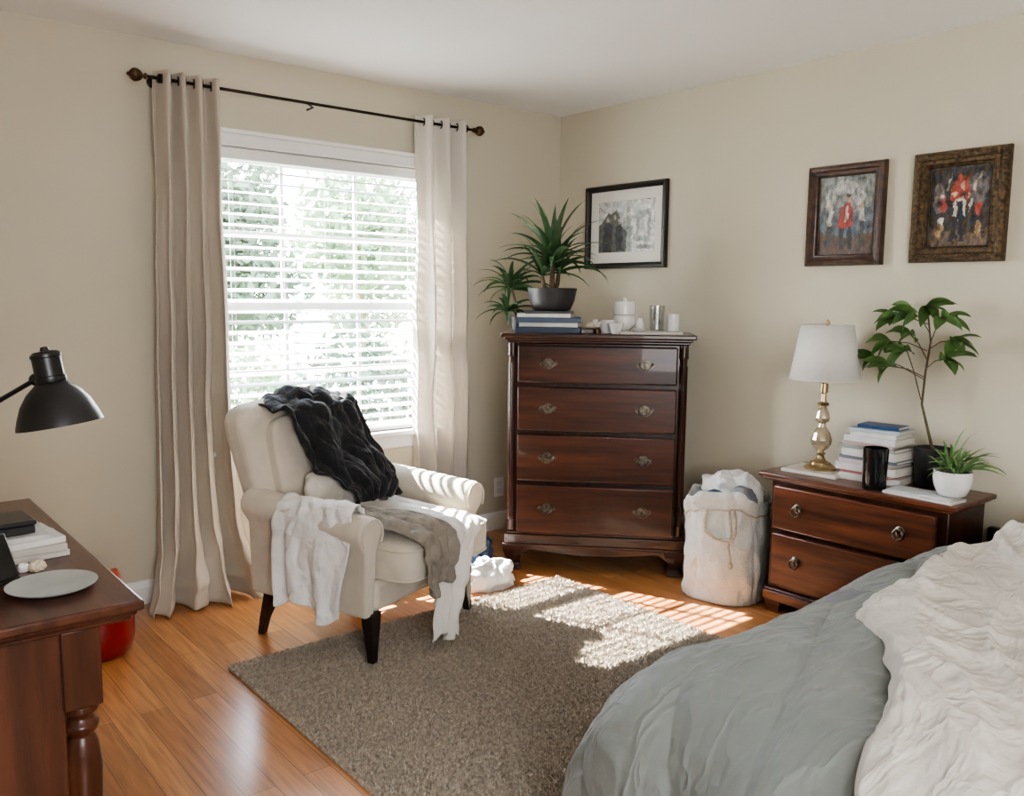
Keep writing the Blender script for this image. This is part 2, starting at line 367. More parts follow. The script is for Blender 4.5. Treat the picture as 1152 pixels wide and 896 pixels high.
for x in (-L+.05,L-.045):
    b=B(); b.lathe([(.0,0),(.022,0),(.022,.005),(.012,.008),(.0,.009)],(x,-.001,.0),16,Matrix.Rotation(PI/2,3,'X'))
    b.tube([(x,-.004,0),(x,RY*.6,-.006),(x,RY,-.013)],.005,8)
    b.tube([(x,RY+.016*math.sin(a),.0-.016*math.cos(a)) for a in [i*PI/8-PI/2 for i in range(17)]],.004,6)
    mk('bracket',b,'iron',r)
b=B(); b.tube([(-.12,RY,-.004),(-.10,RY-.01,-.02),(-.13,RY-.005,-.035)],.005,6); mk('centre_bracket',b,'iron',r)
def curtain(name_label,L0,R0,mt,yc,npl,seed,ztop,flare,irr=1.0):
    t=thing('curtain',name_label,'curtain',(interp(L0,0),yc,0))
    ox=t.location.x
    def fn(u,v):
        z=ztop*(1-v)+.006*v
        xl,xr=interp(L0,z)-ox,interp(R0,z)-ox
        uu=u+irr*.6*(u*(1-u))*nz(v*1.3,seed,1)*ss(.05,.5,v)
        ph=2*PI*npl*uu+irr*3.6*nz(u*2+seed,v*1.8)*ss(.05,.8,v)
        amp=lerp(.036,.066,v)*(1+.6*irr*nz(u*3,v*3,seed))
        x=lerp(xl,xr,u)+.012*math.sin(ph*2+1)*ss(.05,.4,v)
        y=amp*math.sin(ph)+.016*nz(u*5,v*7,seed+3)*ss(.1,.6,v)
        k=ss(.84,1,v)
        y-=flare*k*(.35+.4*math.sin(ph*.5+1)+.5*abs(nz(u*5,seed,2))); x+=.05*k*nz(u*4,3,seed)
        x+=.010*nz(u*3.1,v*5,seed+9)
        y-=.045*rg(u*2.4,v*20,seed,2)*ss(.86,.95,v)*min(1,flare*6)
        return (x,y,max(.004,z+.012*max(0,nz(u*6,seed))*k*min(1,flare*6)))
    b=B(); b.grid(fn,npl*20,130); mk('curtain_panel',b,mt,t,solid=.003,smooth=180,relax=1)
    for k in range(1,npl*2):
        u=k/(npl*2)
        x,_,_=fn(u,0.0); 
        b=B(); rr=.018
        pts=[(x+rr*.25*math.cos(a),rr*math.cos(a)*1.0,RZ+rr*math.sin(a)) for a in [i*2*PI/14 for i in range(15)]]
        b.tube(pts,.0035,6,cap=False); mk('grommet',b,'iron',t)
    return t
def ex(px,py,y=RY): 
    p=at(px,py,y=y); return (p.z,p.x)
LL=sorted([ex(172,80),ex(174,300),ex(177,480),ex(178,620),ex(166,692,-.16)]); LR=sorted([ex(245,90),ex(249,250),ex(258,450),ex(266,580),ex(276,640),ex(292,685,-.18)])
RL=sorted([ex(467,136),ex(471,300),ex(467,480),(0,-1.09)]); RR=sorted([ex(523,142),ex(524,400),ex(529,565)])
curtain('long beige curtain pooling on the floor left of the window',LL,LR,'curtain',RY,4,1.3,RZ+.035,.17,.55)
curtain('curtain with sunlight put into its pale colour right of the window behind the armchair',RL,RR,'curtain_lit',RY,3,6.1,RZ+.035,.02,.7)
# outlet
p=at(561,548,y=0)
o=thing('wall_outlet','white duplex power outlet on the wall beside the right curtain','outlet',(p.x,0,p.z))
b=B(); b.box((0,-.003,0),(.072,.006,.115)); mk('cover_plate',b,'trim',o,bevel=.002)
for z in (-.02,.02):
    b=B(); b.box((0,-.0065,z),(.034,.002,.028)); mk('socket',b,'china',o,bevel=.001)
# ---------------------------------------------------------------- rug
rx0_,rx1_,ry0_,ry1_=-2.45,-.80,-3.1,-.895
rug=thing('area_rug','thick speckled taupe shag rug on the wooden floor','rug',((rx0_+rx1_)/2,(ry0_+ry1_)/2,0))
hw,hh=(rx1_-rx0_)/2,(ry1_-ry0_)/2
b=B(); b.box((0,0,.006),(2*hw,2*hh,.012)); mk('rug_backing',b,'rug',rug,bevel=.003)
rs=np.random.RandomState(3); N=170000
px_=rs.uniform(-hw,hw,N); py_=rs.uniform(-hh,hh,N)
a=rs.uniform(0,2*PI,N); wd=rs.uniform(.002,.004,N); ht=rs.uniform(.007,.015,N); ln=rs.uniform(0,.012,N); la=rs.uniform(0,2*PI,N)
v=np.zeros((N,3,3)); v[:,0,0]=px_-np.cos(a)*wd; v[:,0,1]=py_-np.sin(a)*wd; v[:,1,0]=px_+np.cos(a)*wd; v[:,1,1]=py_+np.sin(a)*wd
v[:,0,2]=.011; v[:,1,2]=.011; v[:,2,0]=px_+np.cos(la)*ln; v[:,2,1]=py_+np.sin(la)*ln; v[:,2,2]=.011+ht
me=bpy.data.meshes.new('pile'); me.vertices.add(3*N); me.vertices.foreach_set('co',v.ravel()); me.loops.add(3*N); me.loops.foreach_set('vertex_index',np.arange(3*N)); me.polygons.add(N); me.polygons.foreach_set('loop_start',np.arange(0,3*N,3)); me.update(calc_edges=True); me.materials.append(MT['rug'])
po=bpy.data.objects.new('pile',me); C.objects.link(po); po.parent=rug; po['kind']='stuff'
# ---------------------------------------------------------------- highboy dresser
DR=thing('chest_of_drawers','tall dark mahogany chest of four drawers standing across the corner','chest of drawers',(-.615,-.95,0),math.radians(-47.1))
D_=.375
b=B(); b.box((0,D_/2+.012,.66),(.84,D_-.024,.98)); 
mk('carcass',b,'mahz',DR,bevel=.004)
b=B(); b.box((0,D_/2-.01,1.188),(.94,D_+.035,.022)); b.box((0,D_/2-.003,1.171),(.905,D_+.015,.014)); b.box((0,D_/2+.0,1.158),(.885,D_+.003,.014)); mk('top',b,'mahx',DR,bevel=.005,seg=3)
b=B(); b.box((0,D_/2+.002,.165),(.90,D_+.0,.05)); b.box((0,D_/2+.004,.196),(.875,D_-.008,.014)); b.box((0,D_/2-.002,.135),(.915,D_+.004,.014)); mk('base_moulding',b,'mahx',DR,bevel=.005,seg=3)
ap=[(-.40,.132),(-.40,.07),(-.36,.08),(-.33,.105)]+[(lerp(-.31,.31,i/16),.112-.022*math.sin(PI*i/16)) for i in range(17)]+[(.33,.105),(.36,.08),(.40,.07),(.40,.132)]
b=B(); b.prism(ap,.004,.024,'xz'); mk('apron',b,'mahx',DR)
for sx in (-1,1):
    for (cy,sy) in ((.055,-1),(D_-.055,1)):
        b=B(); cx=sx*.40
        b.sq([(.040,.040,0.0,cx+sx*.006,cy+sy*.006),(.042,.042,.012,cx+sx*.006,cy+sy*.006),(.032,.032,.03,cx+sx*.0,cy),(.036,.036,.06,cx+sx*.004,cy+sy*.004),(.050,.050,.10,cx+sx*.004,cy+sy*.002),(.054,.054,.132,cx,cy)])
        mk('foot',b,'mahx',DR,bevel=.004,smooth=60)
    b=B(); cx=sx*.415; cy=.018
    b.lathe([(.022,.21),(.022,.26),(.024,.265),(.018,.275),(.0185,.28)]+[(.0175,.3),(.0175,1.06),(.0185,1.08),(.024,1.09),(.022,1.10),(.022,1.15)],(cx,cy,0),20); 
    for k in range(7):
        aa=-PI+PI*k/6; b.tube([(cx+.0178*math.cos(aa),cy+.0178*math.sin(aa),.31),(cx+.0178*math.cos(aa),cy+.0178*math.sin(aa),1.05)],.0022,5)
    mk('corner_column',b,'mahz',DR)
def bail(b,cx,y,cz,s=1.0):
    pl=[(-.046,0),(-.038,.012),(-.024,.010),(-.014,.022),(0,.026),(.014,.022),(.024,.010),(.038,.012),(.046,0),(.036,-.012),(.022,-.010),(.012,-.020),(0,-.024),(-.012,-.020),(-.022,-.010),(-.036,-.012)]
    b.prism([(cx+p[0]*s,cz+p[1]*s) for p in pl],y,y-.003,'xz')
    for k in (-1,1): b.lathe([(.004*s,0),(.006*s,.004),(.0075*s,.010),(.005*s,.014),(.0,.015)],(cx+k*.030*s,y,cz+.004*s),10,Matrix.Rotation(PI/2,3,'X'))
    b.tube([(cx+.030*s*math.cos(t),y-.014-.004*math.sin(-t),cz+.004*s+.026*s*math.sin(t)) for t in [PI+PI*i/12 for i in range(13)]],.0034*s,6)
zs=[(.957,1.139),(.721,.935),(.468,.699),(.206,.446)]
for (z0,z1) in zs:
    b=B(); b.box((0,-.001,(z0+z1)/2),(.77,.03,z1-z0)); 
    d=mk('drawer',b,'drw',DR,bevel=.007,seg=3)
    for cx in (-.235,.235):
        b=B(); bail(b,cx,-.016,(z0+z1)/2+.004); mk('handle',b,'nickel',d)
DT=1.199
def on_dr(x,y,z=0): return l2w(DR,(x,y,DT+z))
# ---------------------------------------------------------------- books
BN=[0]
def book(pos,rotz,L_,W_,T_,col,label,group):
    """spine faces local -y"""
    t=thing('book',label,'book',pos,rotz,group)
    BN[0]+=1; mt=simple('book_cover_%d'%BN[0],col,.45,.85)
    c=.0025
    b=B(); b.box((0,0,c/2),(L_,W_,c)); b.box((0,0,T_-c/2),(L_,W_,c)); b.box((0,-W_/2+c/2,T_/2),(L_,c,T_-2*c)); mk('cover',b,mt,t,bevel=.0008)
    b=B(); b.box((0,.0,T_/2),(L_-.008,W_-.010,T_-2*c-.0004)); mk('pages',b,'page',t,smooth=0)
    return t
rz=DR.rotation_euler.z
z=0
for i,(L_,W_,T_,c,lb,off,ro) in enumerate([
    (.315,.22,.030,(.012,.03,.06),'dark navy book at the bottom of the stack on the tall chest',0,.02),
    (.29,.21,.020,(.60,.59,.55),'white-spined book above the navy book on the tall chest',.01,-.07),
    (.31,.215,.026,(.03,.06,.11),'blue book third from the bottom on the tall chest',.0,.07),
    (.265,.205,.018,(.66,.64,.58),'thin pale book under the dracaena pot near its top',-.012,-.08),
    (.24,.19,.012,(.05,.05,.06),'thin black book topmost under the spiky plant pot',.0,.06)]):
    q=on_dr(-.245+off,.125,z); book(q,rz+ro,L_,W_,T_,c,lb,'books stacked on the tall chest'); z+=T_
# plants
def leaf(b,base,az,el,ln,wd,droop,prof='strap',n=9,twist=0):
    p=Vector(base); h=Vector((math.cos(az),math.sin(az),0)); side0=Vector((-math.sin(az),math.cos(az),0)); e=el; vs=[]
    for i in range(n+1):
        s=i/n
        if prof=='strap': w_=wd*(min(1,.45+s*3))*(1-s**2.2)
        else: w_=wd*1.08*math.sin(PI*min(1,(s*.97+.02)**.82))**.9*(1-.2*s)
        d=h*math.cos(e)+Vector((0,0,1))*math.sin(e); up0=-h*math.sin(e)+Vector((0,0,1))*math.cos(e)
        side=side0*math.cos(twist)+up0*math.sin(twist); up=up0*math.cos(twist)-side0*math.sin(twist)
        vs+= [p-side*w_/2+up*w_*.18,p-up*0,p+side*w_/2+up*w_*.18]
        p=p+d*(ln/n); e-=droop/n*(.4+1.2*s)
    fs=[]
    for i in range(n):
        for j in (0,1): fs.append((i*3+j,i*3+j+1,(i+1)*3+j+1,(i+1)*3+j))
    b.add(vs,fs)
def pot(t,prof,mt,soilr,soilz,n=40):
    b=B(); b.lathe(prof,n=n,cap=True); mk('pot',b,mt,t,smooth=45)
    b=B(); b.lathe([(soilr,soilz-.01),(soilr,soilz),(soilr*.5,soilz+.006),(0,soilz+.008)],n=24); mk('soil',b,'soil',t)
q=on_dr(-.235,.135,z)
t=thing('potted_dracaena','spiky dark green dracaena in a wide charcoal bowl pot on the book stack','potted plant',q,rz)
pot(t,[(.0,0),(.080,0),(.094,.008),(.112,.05),(.122,.100),(.126,.112),(.120,.114),(.114,.106),(.10,.06)],'dark',.113,.098)
b=B(); crowns=[((0.0,0,.21),34,.32),((.03,.02,.17),16,.27),((-.05,-.01,.15),14,.25)]
for (cx,cy,cz),k,l_ in crowns: b.tube([(cx*.3,cy*.3,.10),(cx*.8,cy,cz*.8),(cx,cy,cz+.02)],[.014,.012,.010],8)
mk('stem',b,'stem',t)
b=B()
for (c,k,l_) in crowns:
    for i in range(k):
        a_=i*2.4+random.uniform(-.2,.2); f=i/k
        leaf(b,(c[0],c[1],c[2]+.02+.03*f),a_,lerp(.25,1.45,f)+random.uniform(-.1,.1),l_*random.uniform(.8,1.1),.036,lerp(1.6,.6,f),twist=random.uniform(-.6,.6))
mk('foliage',b,'leafd',t,smooth=60)
q=on_dr(-.41,.235)
t=thing('potted_dracaena','smaller drooping leafy plant in a dark pot behind the left of the books','potted plant',q,rz)
pot(t,[(.0,0),(.038,0),(.050,.07),(.053,.075),(.048,.075),(.045,.06)],'dark',.046,.065)
b=B(); b.tube([(0,0,.06),(-.02,-.01,.14),(-.045,-.01,.23)],[.010,.008,.006],8); b.tube([(0,0,.06),(-.04,-.03,.12)],[.008,.005],8); mk('stem',b,'stem',t)
b=B()
for i in range(24):
    leaf(b,(-.045,-.01,.21+.02*i/26),i*2.4,lerp(.0,1.4,i/26),.23*random.uniform(.8,1.15),.030,1.5,twist=random.uniform(-.7,.7))
for i in range(16):
    leaf(b,(-.05,-.04,.10),i*2.4,lerp(-.1,1.1,i/18),.18*random.uniform(.8,1.1),.028,1.4,twist=random.uniform(-.7,.7))
mk('foliage',b,'leafd',t,smooth=60)
# objects on chest
def lathe_thing(name,label,cat,pos,prof,mt,part,n=36,handle=None,group=None,rotz=0):
    t=thing(name,label,cat,pos,rotz,group)
    b=B(); b.lathe(prof,n=n); mk(part,b,mt,t,smooth=45)
    if handle:
        hx,hz_,hr=handle; b=B(); b.tube([(hx+hr*.8*math.sin(a_),0,hz_+hr*math.cos(a_)) for a_ in [PI*i/10 for i in range(11)]],.0045,8); mk('handle',b,mt,t)
    return t
def cup(r0,r1,h,t=.004): return [(0,0),(r0,0),(r0+.002,.003),(r1,h),(r1-t*.5,h+.001),(r1-t,h),(r0-t*.5,.008),(0,.007)]
book(on_dr(.255,.10),rz+.04,.30,.16,.012,(.60,.57,.52),'flat cream book under the glass and candle on the tall chest','flat books on the tall chest')
lathe_thing('mug','small white mug left of the stacked bowl on the tall chest','mug',on_dr(.045,.13),cup(.030,.036,.065),'china','cup_body',handle=(.033,.033,.02),rotz=2.6)
t=lathe_thing('sugar_bowl','round white lidded china bowl on the tall chest','bowl',on_dr(.125,.20),[(0,0),(.034,0),(.036,.006),(.030,.012),(.050,.03),(.060,.055),(.056,.08),(.050,.088),(0,.088)],'china','bowl_body')
b=B(); b.lathe([(.050,.089),(.056,.093),(.058,.12),(.055,.15),(.050,.158),(.012,.160),(.010,.164),(.013,.170),(.010,.176),(0,.177)]); mk('lid',b,'china',t)
lathe_thing('teacup','white teacup in front of the lidded china bowl','cup',on_dr(.085,.055),cup(.022,.040,.05),'china','cup_body',handle=(.036,.028,.016),rotz=.6)
lathe_thing('drinking_glass','clear tall drinking glass on the tall chest','glass',on_dr(.285,.12,.0125),cup(.033,.038,.125,.003),'tumbler','glass_body')
t=lathe_thing('candle','white candle in a frosted glass at the right end of the tall chest','candle',on_dr(.365,.14,.0125),cup(.030,.031,.085,.003),'china','candle_glass')
lathe_thing('saucer','small white saucer dish in front of the drinking glass','dish',on_dr(.20,.055,.0125),[(0,.002),(.022,0),(.026,.002),(.042,.012),(.040,.013),(.024,.005),(0,.005)],'china','dish_body')
for i,(x,y,r_,h_,mt_,lb) in enumerate([(-.045,.15,.024,.05,'ivory','small ivory jar beside the book stack on the tall chest'),(-.005,.07,.018,.030,'bronze','tiny brown jar left of the white mug'),(-.02,.22,.022,.065,'china','slim white jar behind the ivory jar on the tall chest'),(.205,.20,.020,.075,'china','slim white jar between the lidded bowl and the glass')]):
    lathe_thing('jar',lb,'jar',on_dr(x,y),[(0,0),(r_,0),(r_*1.05,h_*.3),(r_,h_*.75),(r_*.7,h_*.85),(r_*.75,h_),(0,h_)],mt_,'jar_body',n=24)
t=thing('trinket_box','small brown wooden trinket box between the books and the white mug','box',on_dr(-.055,.055),rz+.2)
b=B(); b.box((0,0,.011),(.06,.04,.022)); mk('box_body',b,'mahx',t,bevel=.002)
b=B(); b.box((0,0,.026),(.064,.044,.007)); mk('lid',b,'mahx',t,bevel=.002)
# ---------------------------------------------------------------- pictures
def artmat():
    m=bpy.data.materials.new('painted_canvas'); m.use_nodes=True; n=m.node_tree.nodes; l=m.node_tree.links; b_=n['Principled BSDF']
    a_=n.new('ShaderNodeAttribute'); a_.attribute_name='paint'; t_=n.new('ShaderNodeTexNoise'); t_.inputs['Scale'].default_value=90
    tc=n.new('ShaderNodeTexCoord'); l.new(tc.outputs['Object'],t_.inputs['Vector'])
    r_=n.new('ShaderNodeValToRGB'); r_.color_ramp.elements[0].color=(.7,.7,.7,1); r_.color_ramp.elements[1].color=(1.2,1.2,1.2,1)
    l.new(t_.outputs['Fac'],r_.inputs[0]); x_=n.new('ShaderNodeMix'); x_.data_type='RGBA'; x_.blend_type='MULTIPLY'; x_.inputs['Factor'].default_value=1
    l.new(a_.outputs['Color'],x_.inputs[6]); l.new(r_.outputs[0],x_.inputs[7]); l.new(x_.outputs[2],b_.inputs['Base Color']); b_.inputs['Roughness'].default_value=.5
    return m
MT['art']=artmat()
def inside(p,poly):
    x,y=p; c=False; n=len(poly)
    for i in range(n):
        (x1,y1),(x2,y2)=poly[i],poly[i-1]
        if (y1>y)!=(y2>y) and x<(x2-x1)*(y-y1)/(y2-y1)+x1: c=not c
    return c
def picture(pxl,pxr,pyt,pyb,prof,fm,matw,matm,label,art,warp=.02,mott=.35,sunk=.006,seed=1):
    xm=(pxl+pxr)/2; ym=(pyt+pyb)/2
    y0=at(pxl,ym,x=0).y; y1=at(pxr,ym,x=0).y; z1=at(xm,pyt,x=0).z; z0=at(xm,pyb,x=0).z
    w_,h_=y0-y1,z1-z0
    t=thing('framed_picture',label,'picture',(-.001,(y0+y1)/2,(z0+z1)/2),-PI/2,'pictures on the right wall')
    def rect(ins,yy): return [(-w_/2+ins,yy,-h_/2+ins),(w_/2-ins,yy,-h_/2+ins),(w_/2-ins,yy,h_/2-ins),(-w_/2+ins,yy,h_/2-ins)]
    b=B(); b.rings([rect(i,-d) for i,d in prof],cap=False); mk('frame',b,fm,t,smooth=30)
    last=prof[-1][0]; iw,ih=w_-2*last,h_-2*last
    if matw:
        b=B(); b.rings([rect(last-.002,-sunk),rect(last+matw,-sunk),rect(last+matw+.002,-sunk+.002)],cap=False); mk('mat_board',b,matm,t,smooth=0)
        iw-=2*matw; ih-=2*matw
    shapes=[]; cur=[None]
    def col(c): cur[0]=c
    def poly(pts): shapes.append((cur[0],pts))
    def ell(cx,cy,rx,ry,n=20): poly([(cx+rx*math.cos(2*PI*i/n),cy+ry*math.sin(2*PI*i/n)) for i in range(n)])
    art(col,poly,ell)
    NX,NY=90,110; b=B()
    b.grid(lambda u,v:((u-.5)*iw,-sunk+.003,(v-.5)*ih),NX,NY)
    o=mk('artwork',b,'art',t,smooth=0)
    ca=o.data.color_attributes.new('paint','FLOAT_COLOR','CORNER'); cols=[0]*(4*len(o.data.loops))
    for pl in o.data.polygons:
        c=pl.center; u=c.x/iw; v=c.z/ih
        wu=u+warp*nz(u*9,v*9,seed)+warp*.5*nz(u*25,v*25,seed); wv=v+warp*nz(u*9,v*9,seed+5)+warp*.5*nz(u*25,v*25,seed+5)
        k=(.1,.1,.1)
        for cc,pp in shapes:
            if inside((wu,wv),pp): k=cc
        f=1+mott*2*nz(u*16,v*10,seed+9)+mott*nz(u*40,v*34,seed)
        h2=mott*.05*nz(u*12,v*12,seed+2)
        k=(max(.004,k[0]*f+h2),max(.004,k[1]*f),max(.004,k[2]*f-h2))
        for li in pl.loop_indices: cols[li*4:li*4+4]=[k[0],k[1],k[2],1]
    ca.data.foreach_set('color',cols)
    return t
def art1(col,poly,ell):
    col((.36,.40,.39)); poly([(-.5,-.5),(.5,-.5),(.5,.5),(-.5,.5)])
    col((.58,.60,.57)); poly([(-.5,.05),(.12,.12),(.12,.5),(-.5,.5)])
    col((.12,.13,.12)); poly([(-.5,-.5),(.0,-.5),(.02,-.1),(-.08,.02),(-.1,.18),(-.18,.34),(-.26,.25),(-.33,.30),(-.42,.12),(-.5,.0)])
    col((.05,.055,.06)); poly([(-.42,-.5),(-.26,-.5),(-.24,.04),(-.34,.10),(-.42,.02)]); poly([(-.18,-.45),(-.06,-.45),(-.06,.0),(-.12,.06),(-.18,.0)])
    col((.40,.36,.30)); ell(-.33,.14,.035,.05); ell(-.12,.10,.03,.045); ell(-.2,.2,.03,.04)
    col((.72,.72,.69)); poly([(.10,-.5),(.5,-.5),(.5,.5),(.10,.5)])
    col((.42,.46,.46)); poly([(.18,-.30),(.42,-.30),(.42,.30),(.18,.30)])
    col((.66,.65,.62)); poly([(.22,-.2),(.38,-.2),(.36,.2),(.24,.1)])
    col((.25,.26,.26)); poly([(.2,-.44),(.42,-.44),(.42,-.37),(.2,-.37)])
def art2(col,poly,ell):
    col((.10,.12,.14)); poly([(-.5,-.5),(.5,-.5),(.5,.5),(-.5,.5)])
    col((.20,.21,.20)); poly([(-.5,.0),(-.2,.12),(.1,.05),(.5,.12),(.5,.5),(-.5,.5)])
    col((.09,.06,.045)); poly([(-.5,-.5),(.5,-.5),(.5,-.22),(.1,-.30),(-.5,-.2)])
    col((.36,.35,.33)); ell(-.05,.36,.22,.09); ell(.22,.22,.12,.10); ell(-.3,.2,.1,.14)
    col((.06,.055,.05)); poly([(-.36,-.40),(-.26,-.40),(-.24,-.1),(-.34,-.1)]); poly([(.24,-.40),(.32,-.40),(.33,-.06),(.25,-.06)])
    col((.03,.03,.035)); poly([(-.12,-.44),(-.04,-.44),(-.02,-.12),(-.10,-.12)]); poly([(.04,-.44),(.12,-.44),(.10,-.10),(.02,-.12)])
    col((.28,.04,.03)); poly([(-.16,-.14),(-.02,-.18),(.14,-.16),(.12,.04),(.08,.14),(.0,.18),(-.09,.12)]); 
    col((.40,.36,.30)); poly([(-.36,-.12),(-.26,-.12),(-.22,.06),(-.30,.10)]); poly([(.22,-.08),(.34,-.08),(.31,.08),(.24,.08)]); poly([(-.03,-.08),(.03,-.08),(.05,.12),(.0,.13)])
    col((.42,.28,.20)); ell(.03,.215,.032,.042); ell(-.29,.14,.028,.035); ell(.28,.11,.028,.035)
    col((.05,.035,.03)); ell(.03,.245,.035,.022)
def art3(col,poly,ell):
    col((.040,.034,.032)); poly([(-.5,-.5),(.5,-.5),(.5,.5),(-.5,.5)])
    col((.11,.08,.055)); poly([(-.5,-.5),(.5,-.5),(.5,-.28),(.15,-.36),(-.5,-.24)])
    col((.12,.105,.10)); ell(.28,.22,.16,.2); ell(-.34,.12,.1,.2)
    col((.28,.05,.035)); poly([(-.16,.10),(-.10,.30),(.0,.40),(.12,.34),(.18,.16),(.10,.06),(-.06,.06)]); poly([(-.36,.05),(-.26,.12),(-.20,.0),(-.30,-.08)]); poly([(.24,.02),(.36,.06),(.34,-.14),(.26,-.12)])
    col((.45,.30,.20)); ell(.03,.27,.04,.045); ell(-.10,.16,.035,.04); ell(.14,.15,.035,.035); ell(-.3,.15,.03,.03)
    col((.46,.43,.37)); poly([(-.12,-.14),(.08,-.16),(.10,.04),(.02,.12),(-.10,.06)]); poly([(.16,-.05),(.22,.08),(.19,.10),(.13,.02)]); ell(-.30,-.2,.05,.06)
    col((.020,.02,.024)); poly([(-.13,-.44),(-.04,-.44),(-.02,-.12),(-.12,-.12)]); poly([(.01,-.44),(.10,-.44),(.08,-.12),(.0,-.12)]); poly([(-.04,-.14),(.03,-.15),(.02,.08),(-.03,.08)])
    col((.27,.18,.09)); poly([(-.40,-.36),(-.30,-.42),(-.24,-.22),(-.34,-.2)]); poly([(.24,-.38),(.38,-.40),(.36,-.2),(.28,-.18)])
    col((.30,.27,.22)); poly([(-.24,.22),(-.18,.42),(-.16,.42),(-.2,.2)]); poly([(.18,.2),(.30,.40),(.31,.38),(.22,.18)])
profA=[(0,0),(0,.024),(.004,.030),(.016,.030),(.024,.022),(.031,.018),(.031,.006)]
MT['frameblk']=mat('black_frame_lacquer',(.012,.010,.009),rough=.3,scale=10)
MT['frameb']=mat('dark_brown_frame',(.07,.036,.024),(.028,.014,.010),rough=.35,scale=30,bump=.2,bscale=90)
MT['frameg']=mat('antique_bronze_frame',(.15,.10,.05),(.035,.022,.013),rough=.4,metal=.5,scale=70,bump=.9,bscale=110)
MT['matb']=mat('ivory_mat_board',(.76,.74,.68),(.74,.72,.66),rough=.9,scale=5)
picture(662,752,207,302,profA,'frameblk',.058,'matb','black framed picture with wide ivory mat above the tall chest',art1,.03,.3,seed=2)
profB=[(0,0),(0,.020),(.005,.030),(.014,.034),(.024,.030),(.030,.022),(.040,.018),(.046,.020),(.050,.012),(.050,.006)]
picture(911,997,185,299,profB,'frameb',.0,'matb','smaller dark wood framed painting of a red-coated figure above the table lamp',art2,.035,.45,seed=4)
profC=[(0,0),(0,.022),(.006,.036),(.018,.042),(.030,.036),(.036,.026),(.048,.022),(.056,.027),(.062,.020),(.064,.010),(.064,.006)]
picture(1029,1136,169,295,profC,'frameg',.0,'matb','larger ornate bronze framed dark painting at the right end of the wall',art3,.045,.6,seed=7)
# ---------------------------------------------------------------- nightstand
NS=thing('nightstand','low dark cherry two-drawer nightstand against the right wall by the bed','nightstand',(-.36,-2.145,0),-PI/2)
ND=.345
b=B(); b.box((0,ND/2+.012,.34),(.755,ND-.024,.52)); mk('carcass',b,'nsz',NS,bevel=.004)
b=B(); b.box((0,ND/2-.012,.616),(.84,ND+.02,.020)); b.box((0,ND/2-.004,.600),(.80,ND+.008,.014)); mk('top',b,'nsx',NS,bevel=.006,seg=3)
b=B(); b.box((0,ND/2-.0,.075),(.78,ND,.045)); b.box((0,ND/2+.002,.103),(.77,ND-.004,.014)); mk('base_moulding',b,'nsx',NS,bevel=.006,seg=3)
for sx in (-1,1):
    for cy in (.045,ND-.045):
        b=B(); b.sq([(.035,.035,0,sx*.345,cy),(.032,.032,.02,sx*.345,cy),(.044,.044,.053,sx*.34,cy)]); mk('foot',b,'nsx',NS,bevel=.004)
for (z0,z1) in ((.385,.575),(.135,.365)):
    b=B(); b.box((0,-.001,(z0+z1)/2),(.69,.028,z1-z0)); d=mk('drawer',b,'nsx',NS,bevel=.007,seg=3)
    for cx in (-.225,.215):
        b=B(); zc=(z0+z1)/2+.012
        b.lathe([(0,0),(.020,0),(.020,.003),(.010,.008),(.008,.014),(0,.016)],(cx,-.015,zc),18,Matrix.Rotation(PI/2,3,'X'))
        b.tube([(cx+.020*math.sin(a_),-.030,zc-.012-.020*math.cos(a_)) for a_ in [2*PI*i/18 for i in range(19)]],.004,7,cap=False)
        mk('ring_pull',b,'nickel',d)
NZ=.6265
def on_ns(px,x,z=0): return Vector((x,at(px,535,x=x).y,NZ+z))
# table lamp
book(on_ns(920,-.20),-PI/2+.06,.25,.19,.014,(.62,.58,.52),'thin pale book under the brass table lamp','books on the nightstand')
t=thing('table_lamp','brass and glass table lamp with a white drum shade on the nightstand','lamp',on_ns(922,-.19,.0145),0)
b=B(); b.lathe([(0,0),(.066,0),(.068,.008),(.060,.016),(.047,.022),(.042,.032),(.024,.040),(.018,.05)]); b.lathe([(.018,.05),(.013,.06),(.022,.068),(.013,.076),(.012,.08)],n=24); mk('base',b,'brass',t)
MT['amber']=mat('smoky_amber_glass',(.50,.42,.30),(.36,.29,.19),rough=.06,scale=20,coat=.8,metal=.5)
b=B(); b.lathe([(.012,.08),(.028,.09),(.042,.110),(.045,.130),(.036,.160),(.018,.185),(.014,.20),(.026,.21),(.032,.225),(.026,.25),(.012,.275)],n=14); mk('glass_column',b,'amber',t,smooth=20)
b=B(); b.lathe([(.012,.275),(.024,.280),(.026,.288),(.012,.296),(.010,.33),(.017,.335),(.017,.375),(.006,.38),(.003,.385),(.003,.625),(.008,.628),(.010,.637),(.006,.647),(0,.651)],n=20)
for k in range(3):
    a_=k*2.09; b.tube([(.003*math.cos(a_),.003*math.sin(a_),.618),(.106*math.cos(a_),.106*math.sin(a_),.620)],.0015,5)
mk('neck',b,'brass',t)
b=B(); b.lathe([(.146,.395),(.108,.625)],n=48,cap=False); mk('lamp_shade',b,'shade',t,solid=.002,smooth=180)
for (r_,z_,nm) in ((.146,.395,'lower_trim'),(.108,.625,'upper_trim')):
    b=B(); b.tube([(r_*math.cos(a_),r_*math.sin(a_),z_) for a_ in [2*PI*i/48 for i in range(49)]],.003,6,cap=False)
    mk(nm,b,'shade',t)
